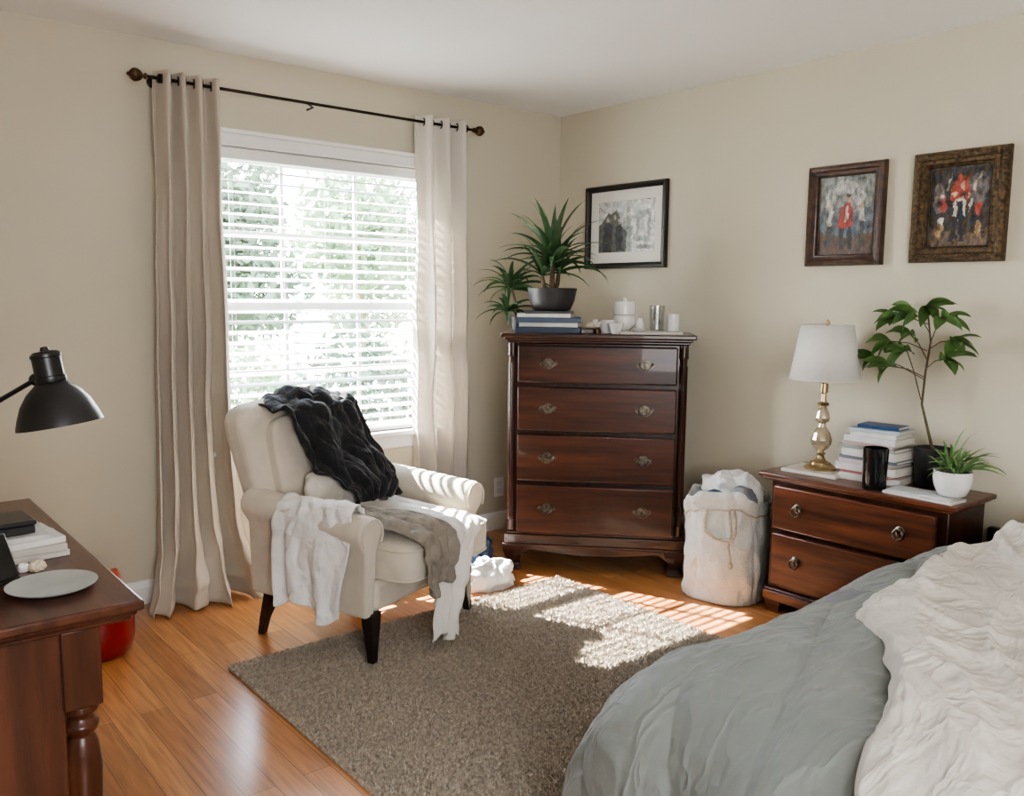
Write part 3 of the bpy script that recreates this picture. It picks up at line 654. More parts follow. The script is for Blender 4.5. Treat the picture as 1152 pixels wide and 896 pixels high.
# book stack
z=0; cols=[((.62,.60,.56),.028,.27,.18,'thick white book at the bottom of the nightstand stack'),((.40,.14,.12),.013,.24,.18,'thin red book second from the bottom of the nightstand stack'),
((.66,.64,.60),.030,.275,.19,'thick ivory book third from the bottom of the nightstand stack'),((.60,.50,.50),.018,.235,.18,'pinkish book in the lower middle of the nightstand stack'),
((.16,.17,.19),.013,.268,.18,'charcoal book in the middle of the nightstand stack'),((.68,.66,.63),.032,.25,.17,'thick white book in the upper middle of the nightstand stack'),
((.30,.33,.30),.014,.262,.178,'grey-green thin book above the thick white book of the nightstand stack'),((.50,.34,.32),.012,.225,.175,'dusty red book near the top of the nightstand stack'),((.62,.62,.60),.026,.24,.165,'pale grey book fourth from the top of the nightstand stack'),((.66,.66,.62),.020,.205,.16,'off-white paperback third from the top of the nightstand stack'),((.45,.50,.53),.014,.225,.155,'blue-grey thin book just under the navy notebook')]
for i,(c,T_,L_,W_,lb) in enumerate(cols):
    book(on_ns(985,-.140,z)+Vector((random.uniform(-.012,.010),random.uniform(-.014,.014),0)),-PI/2+random.uniform(-.10,.10),L_*.94,W_,T_,c,lb,'books on the nightstand'); z+=T_
book(on_ns(990,-.135,z),-PI/2+.1,.17,.11,.014,(.02,.06,.16),'small navy notebook on top of the nightstand book stack','books on the nightstand')
lathe_thing('tumbler','glossy black tumbler in front of the book stack on the nightstand','cup',on_ns(984,-.315),cup(.043,.049,.165,.004),'blkgloss','cup_body')
book(Vector((-.305,-2.410,NZ)),-PI/2-.06,.27,.115,.010,(.70,.68,.64),'thin white magazine under the small white plant pot','books on the nightstand')
book(Vector((-.300,-2.405,NZ+.010)),-PI/2+.05,.24,.11,.008,(.60,.62,.62),'pale grey booklet on the thin white magazine','books on the nightstand')
# tall plant
t=thing('potted_schefflera','tall leafy houseplant with a thin bent stem in a dark pot behind the books','potted plant',on_ns(1048,-.095))
pot(t,[(.0,0),(.054,0),(.060,.01),(.070,.14),(.072,.160),(.067,.161),(.064,.145)],'dark',.065,.147)
def wp(px,py,x=-.10):
    q=at(px,py,x=x); return q-t.location
b=B(); st=[(0,0,.14),wp(1044,485),wp(1037,455),wp(1041,420),wp(1047,385),wp(1044,352)]
b.tube(st,[.007,.006,.005,.005,.004,.003],8)
tips=[((1041,425),(1000,412)),((1041,428),(984,402)),((1036,450),(1020,394)),((1047,392),(1070,384)),((1047,385),(1060,358)),((1044,352),(1042,345)),((1044,365),(1008,358)),((1043,405),(1024,376)),((1041,415),(1064,404)),((1043,395),(1002,384)),((1046,375),(1028,352))]
tx=[-.16,-.10,-.20,-.12,-.18,-.12,-.15,-.09,-.2,-.12,-.2]
for i,(a0,a1) in enumerate(tips):
    p0=wp(*a0); p1=wp(*a1,x=tx[i]); b.tube([p0,(p0+p1)/2+Vector((0,0,.012)),p1],.0022,6)
mk('stem',b,'stem',t)
b=B()
for i,(a0,a1) in enumerate(tips):
    p1=wp(*a1,x=tx[i]); dirs=Vector((0,wp(*a0).y-p1.y,0)); out_=-1 if dirs.y>0 else 1
    for k in range(6):
        ang=(k-2.5)*.62; az=out_*PI/2+ang*.9; 
        leaf(b,p1,az,random.uniform(-.25,.65)-.15*abs(k-2.5),random.uniform(.090,.122),.046,.9,'broad',9,twist=out_*random.uniform(.2,1.1))
b.xf(lambda p: Vector((min(p.x,-t.location.x-.008),p.y,p.z)))
mk('foliage',b,'leafm',t,smooth=60)
t=thing('potted_fern','small feathery green plant in a white pot at the right end of the nightstand','potted plant',Vector((-.280,-2.502,NZ+.0185)))
pot(t,[(.0,0),(.038,0),(.050,.008),(.064,.040),(.069,.070),(.067,.096),(.063,.097),(.061,.088)],'china',.060,.090)
b=B()
for i in range(64):
    a_=i*2.4; ly=math.sin(a_)
    leaf(b,(random.uniform(-.03,.03),random.uniform(-.03,.03),.09),a_,random.uniform(.35,1.4),random.uniform(.09,.17)*(1.25 if ly<0 else .85),.015,random.uniform(.9,1.9),'strap',8,twist=random.uniform(-.8,.8))
b.xf(lambda p: Vector((min(p.x,.268),p.y,p.z)))
mk('foliage',b,'leafp',t,smooth=60)
# ---------------------------------------------------------------- hamper
HP=thing('laundry_hamper','off-white canvas drawstring laundry bag full of clothes beside the tall chest','laundry bag',(-.290,-1.515,0),.3)
def hfn(u,v):
    a_=2*PI*u; z=.485*v; ca,sa=math.cos(a_),math.sin(a_)
    r_=.196*(1+.03*math.sin(PI*min(1,v*1.2)))*(1-.06*v)*(1+.05*nz(ca*1.6,sa*1.6,v*2.0)+.035*nz(ca*4,sa*4,v*4)+.045*rg(ca*1.7+v*.6,sa*1.7-v*.5,v*1.8,3)-.055*rg(ca*2.6,sa*2.6+3,v*.9,3)-.03*rg(v*4,ca*1.5,sa*1.5+7,3))
    if v>.86: r_*=1+.06*ss(.86,.95,v)+.05*math.sin(a_*5+1)*(v-.86)*7*.5; 
    e=.68
    cx=math.copysign(abs(ca)**e,ca); cy=math.copysign(abs(sa)**e,sa)
    sag=ss(.6,1,v)
    return (r_*cx-.010*sag,r_*cy*.93+.006*sag,max(.003,z+(.036*math.sin(a_*2+1)+.026*nz(ca*3,sa*3,5))*sag))
b=B(); b.grid(hfn,120,54); b.ellip((0,0,.012),(.17,.155,.01),.8); mk('bag_body',b,'canvas',HP,solid=.005,smooth=180,relax=1)
b=B(); b.tube([Vector(hfn(i/72,.85))*1.0+Vector((hfn(i/72,.85)[0]*.02,hfn(i/72,.85)[1]*.02,0)) for i in range(73)],.0045,7,cap=False); mk('rim_cord',b,'rope',HP)
ang=math.radians(215)-.3
def hs(a_,z_,o=.006):
    u=(a_/(2*PI))%1; q=Vector(hfn(u,z_/.485)); k=1+o/max(.05,Vector((q.x,q.y)).length); return Vector((q.x*k,q.y*k,q.z))
b=B()
hpnts=[hs(ang-.40,.41),hs(ang-.42,.37,.010),hs(ang-.40,.33,.014),hs(ang-.30,.305,.016),hs(ang-.14,.30,.016),hs(ang+.0,.305,.016),hs(ang+.08,.33,.014),hs(ang+.10,.37,.010),hs(ang+.08,.41)]
b.tube(hpnts,.0065,7)
b.tube([hs(ang-.05,.41),hs(ang-.02,.33,.014),hs(ang-.08,.27,.016),hs(ang-.02,.20,.012)],.005,7)
b.ellip(hs(ang-.02,.19,.012),(.011,.011,.016),n=10,m=8); mk('rope_handle',b,'rope',HP)
def heap(name,label,cat,pos,r,mt,seed,amp=.3,group=None,rotz=0,flat=True):
    def dp(p):
        q=p.normalized() if p.length>0 else Vector((0,0,1))
        w=.4*nz(q.x*2,q.y*2,seed)
        k=1+amp*.6*nz(q.x*1.3+seed,q.y*1.3,q.z*1.3)+amp*.45*rg(q.x*1.3+seed+w,q.y*1.3,q.z*1.9+w,1.5)+amp*.16*rg(q.x*2.6+seed,q.y*2.6+w,q.z*3.4,1.5)-amp*.3
        p=p*k
        if flat and p.z<-r[2]*.62: p.z=-r[2]*.62
        return p
    b=B(); b.ellip((0,0,r[2]*.62),r,.9,90,50,disp=dp)
    o=mk(name,b,mt,None,smooth=180,loc=pos,rotz=rotz,relax=3); return tag(o,label,cat,group)
heap('folded_shirt','crumpled white shirt on top of the laundry bag','clothing',(-.245,-1.49,.385),(.14,.125,.115),'white',2.2,.5,'clothes in the laundry bag')
heap('trousers','blue-grey clothes poking out at the right of the laundry bag','clothing',(-.325,-1.60,.385),(.08,.065,.080),'grey',7.7,.4,'clothes in the laundry bag')
heap('sock','dark navy garment in the middle of the laundry bag','clothing',(-.365,-1.49,.40),(.05,.07,.055),'navy',5.1,.4,'clothes in the laundry bag')
heap('tote_bag','white cloth bundle on the floor behind the armchair leg','clothing',(-1.13,-.76,0),(.15,.10,.08),'white',3.3,.6,'clothes on the floor by the tall chest')
heap('jeans','crumpled dark blue clothes on the floor left of the tall chest','clothing',(-1.05,-.47,0),(.12,.13,.115),'navy',8.3,.6,'clothes on the floor by the tall chest')
heap('sweater','light blue-grey garment bundled on the dark blue clothes','clothing',(-1.06,-.50,.165),(.09,.08,.07),'blue',1.3,.6,'clothes on the floor by the tall chest')
# ---------------------------------------------------------------- armchair
AC=thing('armchair','cream upholstered rolled-arm armchair with dark legs in front of the window','armchair',(-1.835,-.85,0),math.radians(20))
lean=.24
def yb(z): return .165+(z-.34)*lean
b=B(); b.box((0,-.005,.27),(.61,.57,.12)); mk('seat_base',b,'uph',AC,bevel=.025,seg=4)
def cush(p):
    p.z+=.014*(1-(p.x/.28)**2)*(1-(p.y/.30)**2)*(1 if p.z>0 else 0); return p
b=B(); b.ellip((.004,-.135,.397),(.286,.295,.085),.22,64,24,disp=cush,ez=.35); sc=mk('seat_cushion',b,'uph',AC,smooth=180)
for zz,nm in ((.340,'lower_piping'),(.452,'upper_piping')):
    b=B(); pts=[]
    for i in range(65):
        a_=2*PI*i/64; sp=lambda x,k: math.copysign(abs(x)**k,x)
        pts.append((.004+.284*sp(math.cos(a_),.22),-.135+.293*sp(math.sin(a_),.22),zz))
    b.tube(pts,.005,6,cap=False)
    mk(nm,b,'uph',sc)
out=[(-.30,.24)]
out+=[(-.325,.45),(-.345,.70),(-.350,.84)]
for i in range(9):
    a_=PI-(PI/2)*i/8; out.append((-.25+.10*math.cos(a_),.87+.085*math.sin(a_)))
out+=[(-.12,.967),(0,.972),(.12,.967)]
for i in range(9):
    a_=PI/2-(PI/2)*i/8; out.append((.25+.10*math.cos(a_),.87+.085*math.sin(a_)))
out+=[(.350,.84),(.345,.70),(.325,.45),(.30,.24)]
b=B(); b.prism(out,.165,.30,'xz'); b.xf(lambda p: Vector((p.x*1.02-.02*ss(.4,.9,p.z),p.y+(p.z-.34)*lean,p.z-.018*ss(.7,.95,p.z)))); mk('backrest',b,'uph',AC,bevel=.045,seg=5,smooth=60)
R=Matrix.Rotation(-math.atan(lean),3,'X')
b=B(); b.ellip((-.01,yb(.66)-.005,.66),(.270,.05,.235),.35,56,24,disp=None,rot=R); mk('back_cushion',b,'uph',AC,smooth=180)
ADY=lambda y: .075*(y+.1)
for s in (-1,1):
    ce=(s*.342,.535); rr=.062 if s<0 else .068
    pr=[(s*.302,.20),(s*.302,.46)]
    for i in range(19):
        a_=math.radians((0-40)+ (260)*i/18) if s<0 else math.radians(220-260*i/18)
        pr.append((ce[0]+rr*math.cos(a_),ce[1]+rr*math.sin(a_)))
    pr+=[(s*.364,.46),(s*.354,.20)]
    b=B(); b.prism(pr,-.285,.30,'xz')
    b.xf(lambda p: Vector((p.x,p.y-.025*ss(.3,.55,p.z)*(1 if p.y<0 else 0),p.z+(ADY(p.y) if p.z>.4 else 0))))
    ar=mk('armrest',b,'uph',AC,bevel=.016,seg=4,smooth=50)
    b=B(); b.tube([(ce[0]+(rr-.006)*math.cos(a_),-.312,ce[1]-.014+(rr-.006)*math.sin(a_)) for a_ in [math.radians(-40+260*i/24) for i in range(25)]],.004,6); mk('piping',b,'uph',ar)
for (x,y,f) in ((-.300,-.265,1),(.320,-.262,1),(-.27,.27,0),(.27,.27,0)):
    b=B(); zb=.024 if f else .0
    kx=.012*(1 if x>0 else -1); ky=-.015 if f else .05
    b.sq([(.014,.014,zb,x+kx,y+ky),(.017,.017,.07,x+kx*.7,y+ky*.7),(.026,.026,.17,x,y),(.028,.028,.215,x,y)]); mk('leg',b,'leg',AC,bevel=.004)
def catmull(pts,t):
    n=len(pts)-1; k=min(int(t*n),n-1); f=t*n-k
    p=[Vector(pts[max(0,min(n,k+j))]) for j in (-1,0,1,2)]
    return .5*((2*p[1])+(-p[0]+p[2])*f+(2*p[0]-5*p[1]+4*p[2]-p[3])*f*f+(-p[0]+3*p[1]-3*p[2]+p[3])*f**3)
def drape(name,label,cat,pts,wdir,wtab,amp,freq,seed,mt,sign=1,nu=70,nv=80,shift=None,solid=.006,fringe=0,crump=.01,group=None,skew=0,cs=1.0,rag=.03,relax=4):
    wdir=Vector(wdir).normalized()
    def fn(u,v):
        v2=max(0,min(1,v+ (skew*(u-.5)) *math.sin(PI*v)*.5))
        p=catmull(pts,v2); q=catmull(pts,min(1,v2+.04)); q0=catmull(pts,max(0,v2-.04)); tg=(q-q0).normalized(); nn=tg.cross(wdir).normalized()*sign
        A=interp(amp,v); ph=2*PI*freq*u+4*nz(v*1.4,seed,u*1.5)
        fold=A*(.5+.5*math.sin(ph))*(.6+.8*abs(nz(u*3,v*2,seed+1)))
        d=fold+crump*(rg(u*2.4*cs,v*3.2*cs,seed,1.5)+.5*rg(u*5.5*cs,v*6.5*cs,seed+4,1.5)+.2*rg(u*11*cs,v*13*cs,seed+8,2)+.6*abs(nz(u*2,v*2,seed)))
        w_=interp(wtab,v); s_=(u-.5)*w_*(1+.10*nz(v*3,seed+7))
        p=p+wdir*(s_+ (shift(v) if shift else 0)+.03*nz(v*2.6,(u-.5)*2,seed))+nn*d
        e=ss(.8,1,v); p=p+tg*(rag*1.6*nz(u*2.2,seed+2,1)*e+fringe*nz(u*18,seed,2)*e)
        e0=1-ss(0,.2,v); p=p-tg*(rag*nz(u*2.4,seed+6,1)*e0)
        return p
    b=B(); b.grid(fn,nu,nv); o=mk(name,b,mt,None,smooth=180,solid=solid,loc=AC.location,rotz=AC.rotation_euler.z,relax=relax); return tag(o,label,cat,group)
def pil(p):
    k=1+.10*nz(p.x*9,p.y*9,p.z*9+2)+.14*rg(p.x*7,p.y*7,p.z*7,2)-.05; return Vector((p.x*k,p.y*k*(1-.35*(abs(p.x)/.2)**3),p.z*k))
b=B(); b.ellip((0,0,0),(.215,.045,.120),.55,70,36,disp=pil,rot=Matrix.Rotation(-.35,3,'X')@Matrix.Rotation(.12,3,'Y'))
MT['cushion']=creased(mat('oatmeal_cushion',(.70,.655,.58),(.64,.595,.52),rough=.95,scale=8,bump=.3,bscale=60),7,.4,.02)
tag(mk('cushion',b,'cushion',None,smooth=180,loc=l2w(AC,(-.03,.09,.545)),rotz=AC.rotation_euler.z,relax=2),'crumpled oatmeal cushion in the armchair under the black throw','cushion')
drape('throw_blanket','black knitted throw hung over the back of the armchair','blanket',
 [(0,-.065,.535),(0,-.050,.62),(0,.0,.70),(0,.065,.785),(0,.135,.885),(0,.20,.975),(0,.33,1.018),(0,.46,.98),(0,.50,.88),(0,.50,.76)],(1,0,0),[(0,.26),(.15,.34),(.3,.42),(.5,.46),(.7,.46),(1,.40)],[(0,.045),(.4,.036),(.62,.018),(1,.03)],2.3,2.0,'black',1,shift=lambda v:lerp(.07,-.02,ss(0,.55,v)),crump=.048,nu=110,nv=120,skew=.2,rag=.06,relax=4,solid=.01)
drape('white_shirt','white cotton shirt draped over the left arm of the armchair','clothing',
 [(-.235,0,.515),(-.258,0,.568),(-.290,0,.622),(-.344,0,.641),(-.402,0,.612),(-.427,0,.55),(-.427,0,.46),(-.431,0,.36),(-.435,0,.27),(-.432,0,.20)],(0,1,0),[(0,.30),(.4,.36),(.7,.36),(1,.32)],[(0,.004),(.4,.004),(.6,.022),(1,.04)],2.2,5.0,'white',1,shift=lambda v:-.08+.03*v,crump=.018,skew=.25,rag=.04)
drape('cream_throw','cream cotton throw hanging over the front of the armchair seat','blanket',
 [(0,.04,.520),(0,-.10,.530),(0,-.25,.530),(0,-.39,.520),(0,-.462,.475),(0,-.470,.39),(0,-.472,.28),(0,-.474,.18),(0,-.476,.065)],(1,0,0),[(0,.26),(.4,.26),(.6,.22),(1,.17)],[(0,.008),(.4,.012),(.6,.030),(1,.04)],2.4,9.0,'throw',-1,shift=lambda v:lerp(.09,-.06,v),crump=.020,fringe=.012,skew=.2,rag=.04,relax=3)
drape('scarf','taupe grey scarf bunched on the armchair seat by the left arm','scarf',
 [(0,.04,.545),(0,-.08,.56),(0,-.22,.562),(0,-.375,.555),(0,-.475,.512),(0,-.497,.44),(0,-.502,.37),(0,-.50,.30)],(1,0,0),[(0,.20),(.4,.22),(.7,.18),(1,.13)],[(0,.014),(.5,.020),(1,.026)],2.6,12.0,'taupe',-1,shift=lambda v:lerp(-.16,-.14,ss(0,1,v)),crump=.022,rag=.05,relax=3,skew=.2)
# ---------------------------------------------------------------- bed
BED=thing('bed_frame','low dark wood bed frame under the quilt','bed',(-1.1,-3.30,0))
b=B(); b.box((0,.73,.235),(2.16,.035,.17)); mk('side_rail',b,'bedw',BED,bevel=.004)
b=B(); b.box((0,-.73,.235),(2.16,.035,.17)); mk('side_rail',b,'bedw',BED,bevel=.004)
b=B(); b.box((-1.10,.01,.235),(.035,1.50,.18)); mk('foot_rail',b,'bedw',BED,bevel=.004)
b=B(); b.box((1.06,0,.30),(.04,1.50,.40)); mk('headboard',b,'bedw',BED,bevel=.01)
for (x,y) in ((-1.10,.76),(-1.10,-.76),(1.03,.73),(1.03,-.73)):
    b=B(); b.sq([(.022,.022,0,x,y),(.028,.028,.1,x,y),(.030,.030,.335,x,y)]); mk('post',b,'bedw',BED,bevel=.004)
b=B(); b.box((0,0,.225),(2.1,1.42,.02)); mk('slat_base',b,'bedw',BED,smooth=0)
b=B(); b.box((-1.05,-3.30,.35),(1.92,1.36,.22)); tag(mk('mattress',b,'mattress',None,bevel=.05,seg=5,smooth=60),'thick pale mattress under the sage quilt','mattress')
X0=-2.05; Y0=-2.705; TOPZ=.515
def fall(s,r,drop,flare=.0):
    if s<=0: return s,0
    if s<r*PI/2:
        a_=s/r; return r*math.sin(a_),-r*(1-math.cos(a_))
    k=s-r*PI/2; return r+k*flare,-r-k
def bedsurf(sx,sy,top,rx,ry,crown=.05):
    ox,dx=fall(sx,rx,1,.10); oy,dy=fall(sy,ry,1,.02)
    x=X0-ox; y=Y0+oy
    z=top+dx+dy
    c=crown*(1-math.exp(-max(0,-sy)/.35))*(1-math.exp(-max(0,-sx)/.3))
    return x,y,z+c
ytab=[(-2.6,-3.36),(-2.4,-3.28),(-2.17,-3.19),(-2.0,-3.14),(-1.86,-3.06),(-1.65,-2.88),(-1.49,-2.80),(-1.2,-2.78),(-.6,-2.74)]
def qfn(u,v):
    sx=lerp(-1.50,.54,u); sy=lerp(-1.3,.28,v)
    x,y,z=bedsurf(sx,sy,TOPZ,.24,.18,.05)
    z=max(z,.30 if sy>0.05 and sx<0.1 else .10)
    wx=sx+.10*nz(sy*1.6,sx*1.6,3); wy=sy+.10*nz(sx*1.6,sy*1.6,8)
    # stitched channels, broad soft folds, fine puckers beside the stitching
    st=(wx*.35+wy*.93)*PI/.20
    ch=abs(math.sin(st))**.45
    pk=rg(wx*12,wy*4,2,1.5)*(1-ch)
    d=.020*ch+.034*nz(sx*1.5,sy*1.5,1)+.030*rg(wx*.9+wy*1.1,wy*2.2-wx*1.0,7,1.2)+.009*rg(wx*3.0+wy*2,wy*6-wx*2,4,1.6)+.004*rg(wx*10,wy*7,2,1.6)+.008*pk
    under=ss(.06,.20,interp(ytab,x)-y)      # lies flat where the ivory cover rests on it
    d=lerp(d,.004,under)-.02*under
    ex_=ss(-.1,.2,sx); ey=ss(-.05,.15,sy)
    wv=ex_*.02*math.sin(sy*12+2*nz(sx*2,sy*2))*(1-under)
    x-=ex_*d+wv; y+=ey*d*.6; z+=(1-max(ex_,ey)*.75)*d
    return (x,y,z)
b=B(); b.grid(qfn,320,290); tag(mk('quilt',b,'sage',None,smooth=180,solid=.012,relax=1),'puffy sage grey quilt spread over the foot of the bed','quilt')
def lfn(u,v):
    sx=lerp(-1.72,.54,u); x0,_,z0=bedsurf(sx,-1,TOPZ+.014,.25,.13,.035)
    ye=interp(ytab,x0)+.045*nz(sx*4,1.5)+.014*nz(sx*14,7)
    y=lerp(ye,-4.02,v)
    a_=x0*.9+z0*.4; wa=a_+.16*nz(a_*1.6,y*1.6,1); wy=y+.16*nz(a_*1.6,y*1.6,6)
    p1=wa*.85+wy*.5; p2=wy*.85-wa*.5
    # long loose folds with broad hollows, smaller creases branching off them
    d=.042*rg(p1*.7,p2*2.6,2,1.5)+.020*rg(p1*1.4,p2*6.5,3,2.0)+.014*rg(p1*5,p2*2.5,6,2.0)+.005*rg(wa*14,wy*12,9,2.0)+.014*nz(x0*2,y*2,5)
    e=ss(0,.025,v)
    d=d*(.35+.65*e)
    ex_=ss(-.1,.2,sx)
    z=z0+(1-ex_*.8)*d; x=x0-ex_*(d+.03)
    return (x,y,z+.016)
b=B(); b.grid(lfn,320,260); tag(mk('duvet',b,'linen',None,smooth=180,solid=.004,relax=1),'crumpled ivory linen duvet heaped over the right side of the bed','duvet')
def gfn(u,v):
    x=lerp(-1.45,-.62,u); y=lerp(-2.60,-2.80,v)
    z=.50+.03*math.sin(PI*min(1,v*1.15))*ss(0,.12,u)+.022*rg(x*4,y*7,1,1.5)+.012*rg(x*9,y*10,2,2)+.01*nz(x*3,2)
    if v<.2: z-=.20*(1-v/.2)
    return (x,y+.02*nz(x*5,4),z)
b=B(); b.grid(gfn,100,34); tag(mk('blanket',b,'grey',None,smooth=180,solid=.008,relax=1),'blue-grey blanket edge showing beyond the sage quilt near the nightstand','blanket')
def pilw(p):
    q=p.copy(); e=1-.5*max(abs(p.x)/.22,abs(p.y)/.33)**3; q.z*=max(.25,e); q.z+=.012*nz(p.x*7,p.y*7)+.010*rg(p.x*6,p.y*6,1); return q
for i,(x,y,z,ry,lb,mt_) in enumerate([(-.27,-3.08,.575,-.06,'white pillow at the head of the bed nearest the nightstand','white'),(-.27,-3.70,.575,-.06,'white pillow at the far right of the bed head','white')]):
    b=B(); b.ellip((0,0,0),(.20,.29,.075),.45,64,30,disp=pilw,rot=Matrix.Rotation(ry,3,'Y')); tag(mk('pillow',b,mt_,None,smooth=180,loc=(x,y,z)),lb,'pillow','pillows on the bed')
# ---------------------------------------------------------------- desk on the left
DX1,DY0,DY1=-3.078,-2.108,-1.0; DX0=-3.72
DK=thing('desk','polished brown wooden desk with turned legs at the left','desk',((DX0+DX1)/2,(DY0+DY1)/2,0))
hx,hy=(DX1-DX0)/2,(DY1-DY0)/2
b=B(); b.box((0,0,.747),(2*hx,2*hy,.022)); b.box((0,0,.731),(2*hx-.022,2*hy-.022,.012)); b.box((0,0,.72),(2*hx-.04,2*hy-.04,.012)); mk('desktop',b,'desk',DK,bevel=.006,seg=3)
LI=.115
for sx in (-1,1):
    for sy in (-1,1):
        cx,cy=sx*(hx-LI),sy*(hy-.065); b=B()
        b.sq([(.036,.036,.55,cx,cy),(.036,.036,.714,cx,cy)])
        b.lathe([(.022,0),(.026,.01),(.030,.06),(.024,.10),(.028,.12),(.022,.15),(.026,.22),(.034,.32),(.037,.41),(.031,.465),(.024,.485),(.033,.497),(.035,.507),(.026,.517),(.024,.524),(.034,.535),(.034,.55)],(cx,cy,0),28); mk('leg',b,'deskz',DK,bevel=.003)
b=B()
b.box((0,-hy+.060,.40),(2*hx-2*LI-.06,.03,.63)); b.box((0,hy-.065,.40),(2*hx-2*LI-.06,.03,.63)); b.box((-hx+LI,0,.40),(.03,2*hy-.20,.63)); b.box((hx-LI,0,.635),(.03,2*hy-.20,.158))
mk('body_panel',b,'deskz',DK,bevel=.004)
DZ=.7585
def on_dk(px,py,z=0): return at(px,py,z=DZ+z)
t=lathe_thing('plate','pale speckled round plate near the front edge of the desk','plate',on_dk(59,663),[(0,.003),(.05,.002),(.055,.0),(.06,.002),(.080,.009),(.086,.012),(.087,.014),(.076,.011),(.06,.006),(0,.006)],'plate','plate_body',n=48)
pos=on_dk(30,626); z=0
for (L_,W_,T_,c,lb,ro,dx) in [(.24,.18,.013,(.66,.63,.57),'thin cream notebook at the bottom of the desk stack',.06,.0),(.23,.17,.018,(.50,.47,.42),'tan book second from the bottom on the desk',-.05,.008),(.235,.17,.014,(.70,.69,.66),'white book in the middle of the desk stack',.10,-.005),(.20,.15,.012,(.58,.57,.55),'grey notepad high in the desk stack',-.03,-.012)]:
    book(pos+Vector((dx-.045,.03,z)),.02+ro,L_,W_,T_,c,lb,'books on the desk'); z+=T_
t=thing('organizer_box','flat black box with a lid on top of the desk book stack','box',pos+Vector((-.07,.035,z+.0005)),.05)
b=B(); b.box((0,0,.010),(.17,.12,.020)); mk('box_body',b,'blk',t,bevel=.003)
b=B(); b.box((0,0,.026),(.176,.126,.011)); mk('lid',b,'blk',t,bevel=.003)
t=thing('phone_stand','black phone leaning on a small stand at the left edge of the desk','phone',on_dk(2,655),.6)
Rr=Matrix.Rotation(-.35,3,'X')
b=B(); b.box((0,0,.052),(.055,.009,.10),Rr); mk('phone_body',b,'blk',t,bevel=.004)
b=B(); b.box((0,.02,.004),(.05,.09,.008)); b.box((0,.03,.035),(.02,.006,.07),Matrix.Rotation(.35,3,'X')); mk('stand',b,'blk',t,bevel=.002)
heap('shell','small ivory seashell ornament on the desk beside the books','ornament',on_dk(42,642),(.018,.016,.014),'ivory',4.0,.4)
heap('shell','tiny cream pebble ornament left of the seashell on the desk','ornament',on_dk(27,643),(.012,.011,.012),'china',6.0,.3)
# desk lamp
hp=at(68,478,y=-1.71)
LP=thing('desk_lamp','black metal adjustable desk lamp hanging over the desk','lamp',(-3.43,-1.60,DZ))
o0=LP.location
hc=hp-o0
tilt=Matrix.Rotation(.16,3,RT.cross(Vector((0,0,1))).normalized())
b=B(); b.lathe([(.092,0),(.091,.006),(.086,.022),(.074,.052),(.056,.078),(.038,.094),(.032,.100),(.030,.100),(.036,.091),(.054,.074),(.071,.049),(.083,.02),(.089,.0)],hc,48,tilt,cap=False); mk('lamp_shade',b,'blk',LP,smooth=60)
b=B(); b.lathe([(.031,.096),(.034,.102),(.034,.112),(.031,.114),(.031,.155),(.033,.157),(.033,.163),(.026,.170),(.010,.172),(.008,.180),(0,.182)],hc,28,tilt); mk('socket_cap',b,'blk',LP)
b=B(); b.ellip(hc+tilt@Vector((0,0,.045)),(.028,.028,.035),n=20,m=12); mk('bulb',b,'china',LP)
LW=-RT; LW=Vector((LW.x,LW.y,0)).normalized()
j=hc+tilt@Vector((0,0,.105)); e1=j+LW*.035+Vector((0,0,.0)); elbow=j+LW*.26+Vector((0,0,-.13)); basej=Vector((0,0,.03))
b=B(); b.tube([j,e1],.008,8); b.ellip(e1,(.014,.014,.014),n=14,m=10); b.tube([e1,elbow],.0055,8); b.ellip(elbow,(.014,.014,.014),n=14,m=10); b.tube([elbow,basej],.0055,8); mk('arm',b,'blk',LP)
b=B(); b.lathe([(0,0),(.085,0),(.087,.006),(.08,.016),(.02,.022),(.014,.035),(0,.036)]); mk('base',b,'blk',LP)
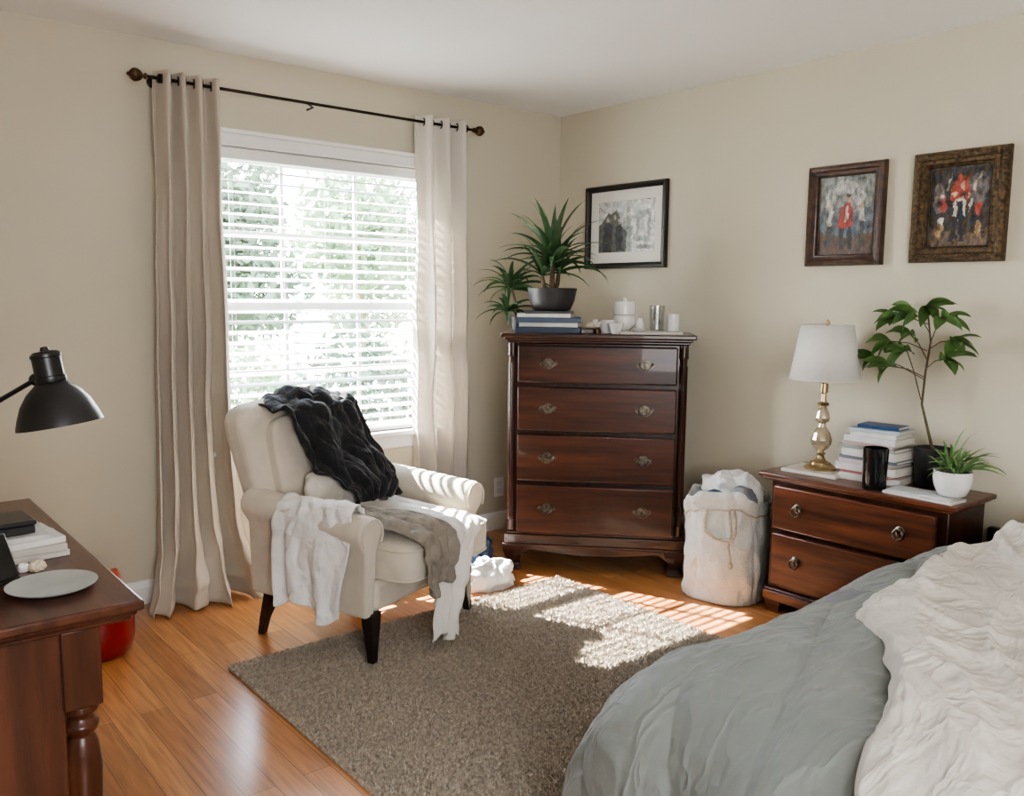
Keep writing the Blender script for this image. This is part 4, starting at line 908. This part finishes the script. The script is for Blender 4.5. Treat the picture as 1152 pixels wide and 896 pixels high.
# red bucket
t=thing('bucket','red plastic bucket on the floor between the desk and the left curtain','bucket',(-2.775,-.46,0))
b=B(); b.lathe([(0,0),(.085,0),(.108,.02),(.122,.07),(.124,.13),(.118,.19),(.121,.203),(.115,.203),(.112,.18),(.116,.12),(.10,.02),(0,.012)]); mk('bucket_body',b,'red',t,smooth=45)
b=B(); b.tube([(.12*math.cos(a_),.03*math.sin(a_)-.05,.19+.0-.08*math.sin(a_)) for a_ in [PI*i/12 for i in range(13)]],.003,6); mk('handle',b,'nickel',t)
heap('snack_bag','crumpled orange and white packet sticking out of the red bucket','packet',(-2.745,-.46,.10),(.055,.045,.155),'orange',2.5,.5)
heap('paper','crumpled white paper in the red bucket','paper',(-2.79,-.51,.12),(.05,.045,.135),'white',9.5,.6)
# ---------------------------------------------------------------- light
sd=bpy.data.lights.new('sun','SUN'); sd.energy=140; sd.angle=math.radians(.5); sd.color=(1,.96,.90)
so=bpy.data.objects.new('sun',sd); C.objects.link(so); so.rotation_euler=Vector((.40,-1,-1.03)).to_track_quat('-Z','Y').to_euler(); so.location=(-3,6,6)
def area(name,loc,tgt,sx,sy,e,c):
    a=bpy.data.lights.new(name,'AREA'); a.shape='RECTANGLE'; a.size=sx; a.size_y=sy; a.energy=e; a.color=c
    o=bpy.data.objects.new(name,a); C.objects.link(o); o.location=loc; o.rotation_euler=(Vector(tgt)-Vector(loc)).to_track_quat('-Z','Y').to_euler()
area('rear_fill_light',(-3.3,-5.4,1.4),(.2,-1.8,2.0),2.2,1.6,155,(.97,.98,1))  # added fill lamp behind the camera, no window is built there
wd_=bpy.data.worlds.new('sky'); S.world=wd_; wd_.use_nodes=True; n=wd_.node_tree.nodes; l=wd_.node_tree.links
bg=n['Background']; tc=n.new('ShaderNodeTexCoord'); sp=n.new('ShaderNodeSeparateXYZ'); rp=n.new('ShaderNodeValToRGB')
l.new(tc.outputs['Generated'],sp.inputs[0]); l.new(sp.outputs['Z'],rp.inputs[0]); rp.color_ramp.elements[0].color=(.95,.97,1,1); rp.color_ramp.elements[1].color=(.62,.78,1,1); rp.color_ramp.elements[1].position=.7
l.new(rp.outputs[0],bg.inputs[0]); bg.inputs[1].default_value=32
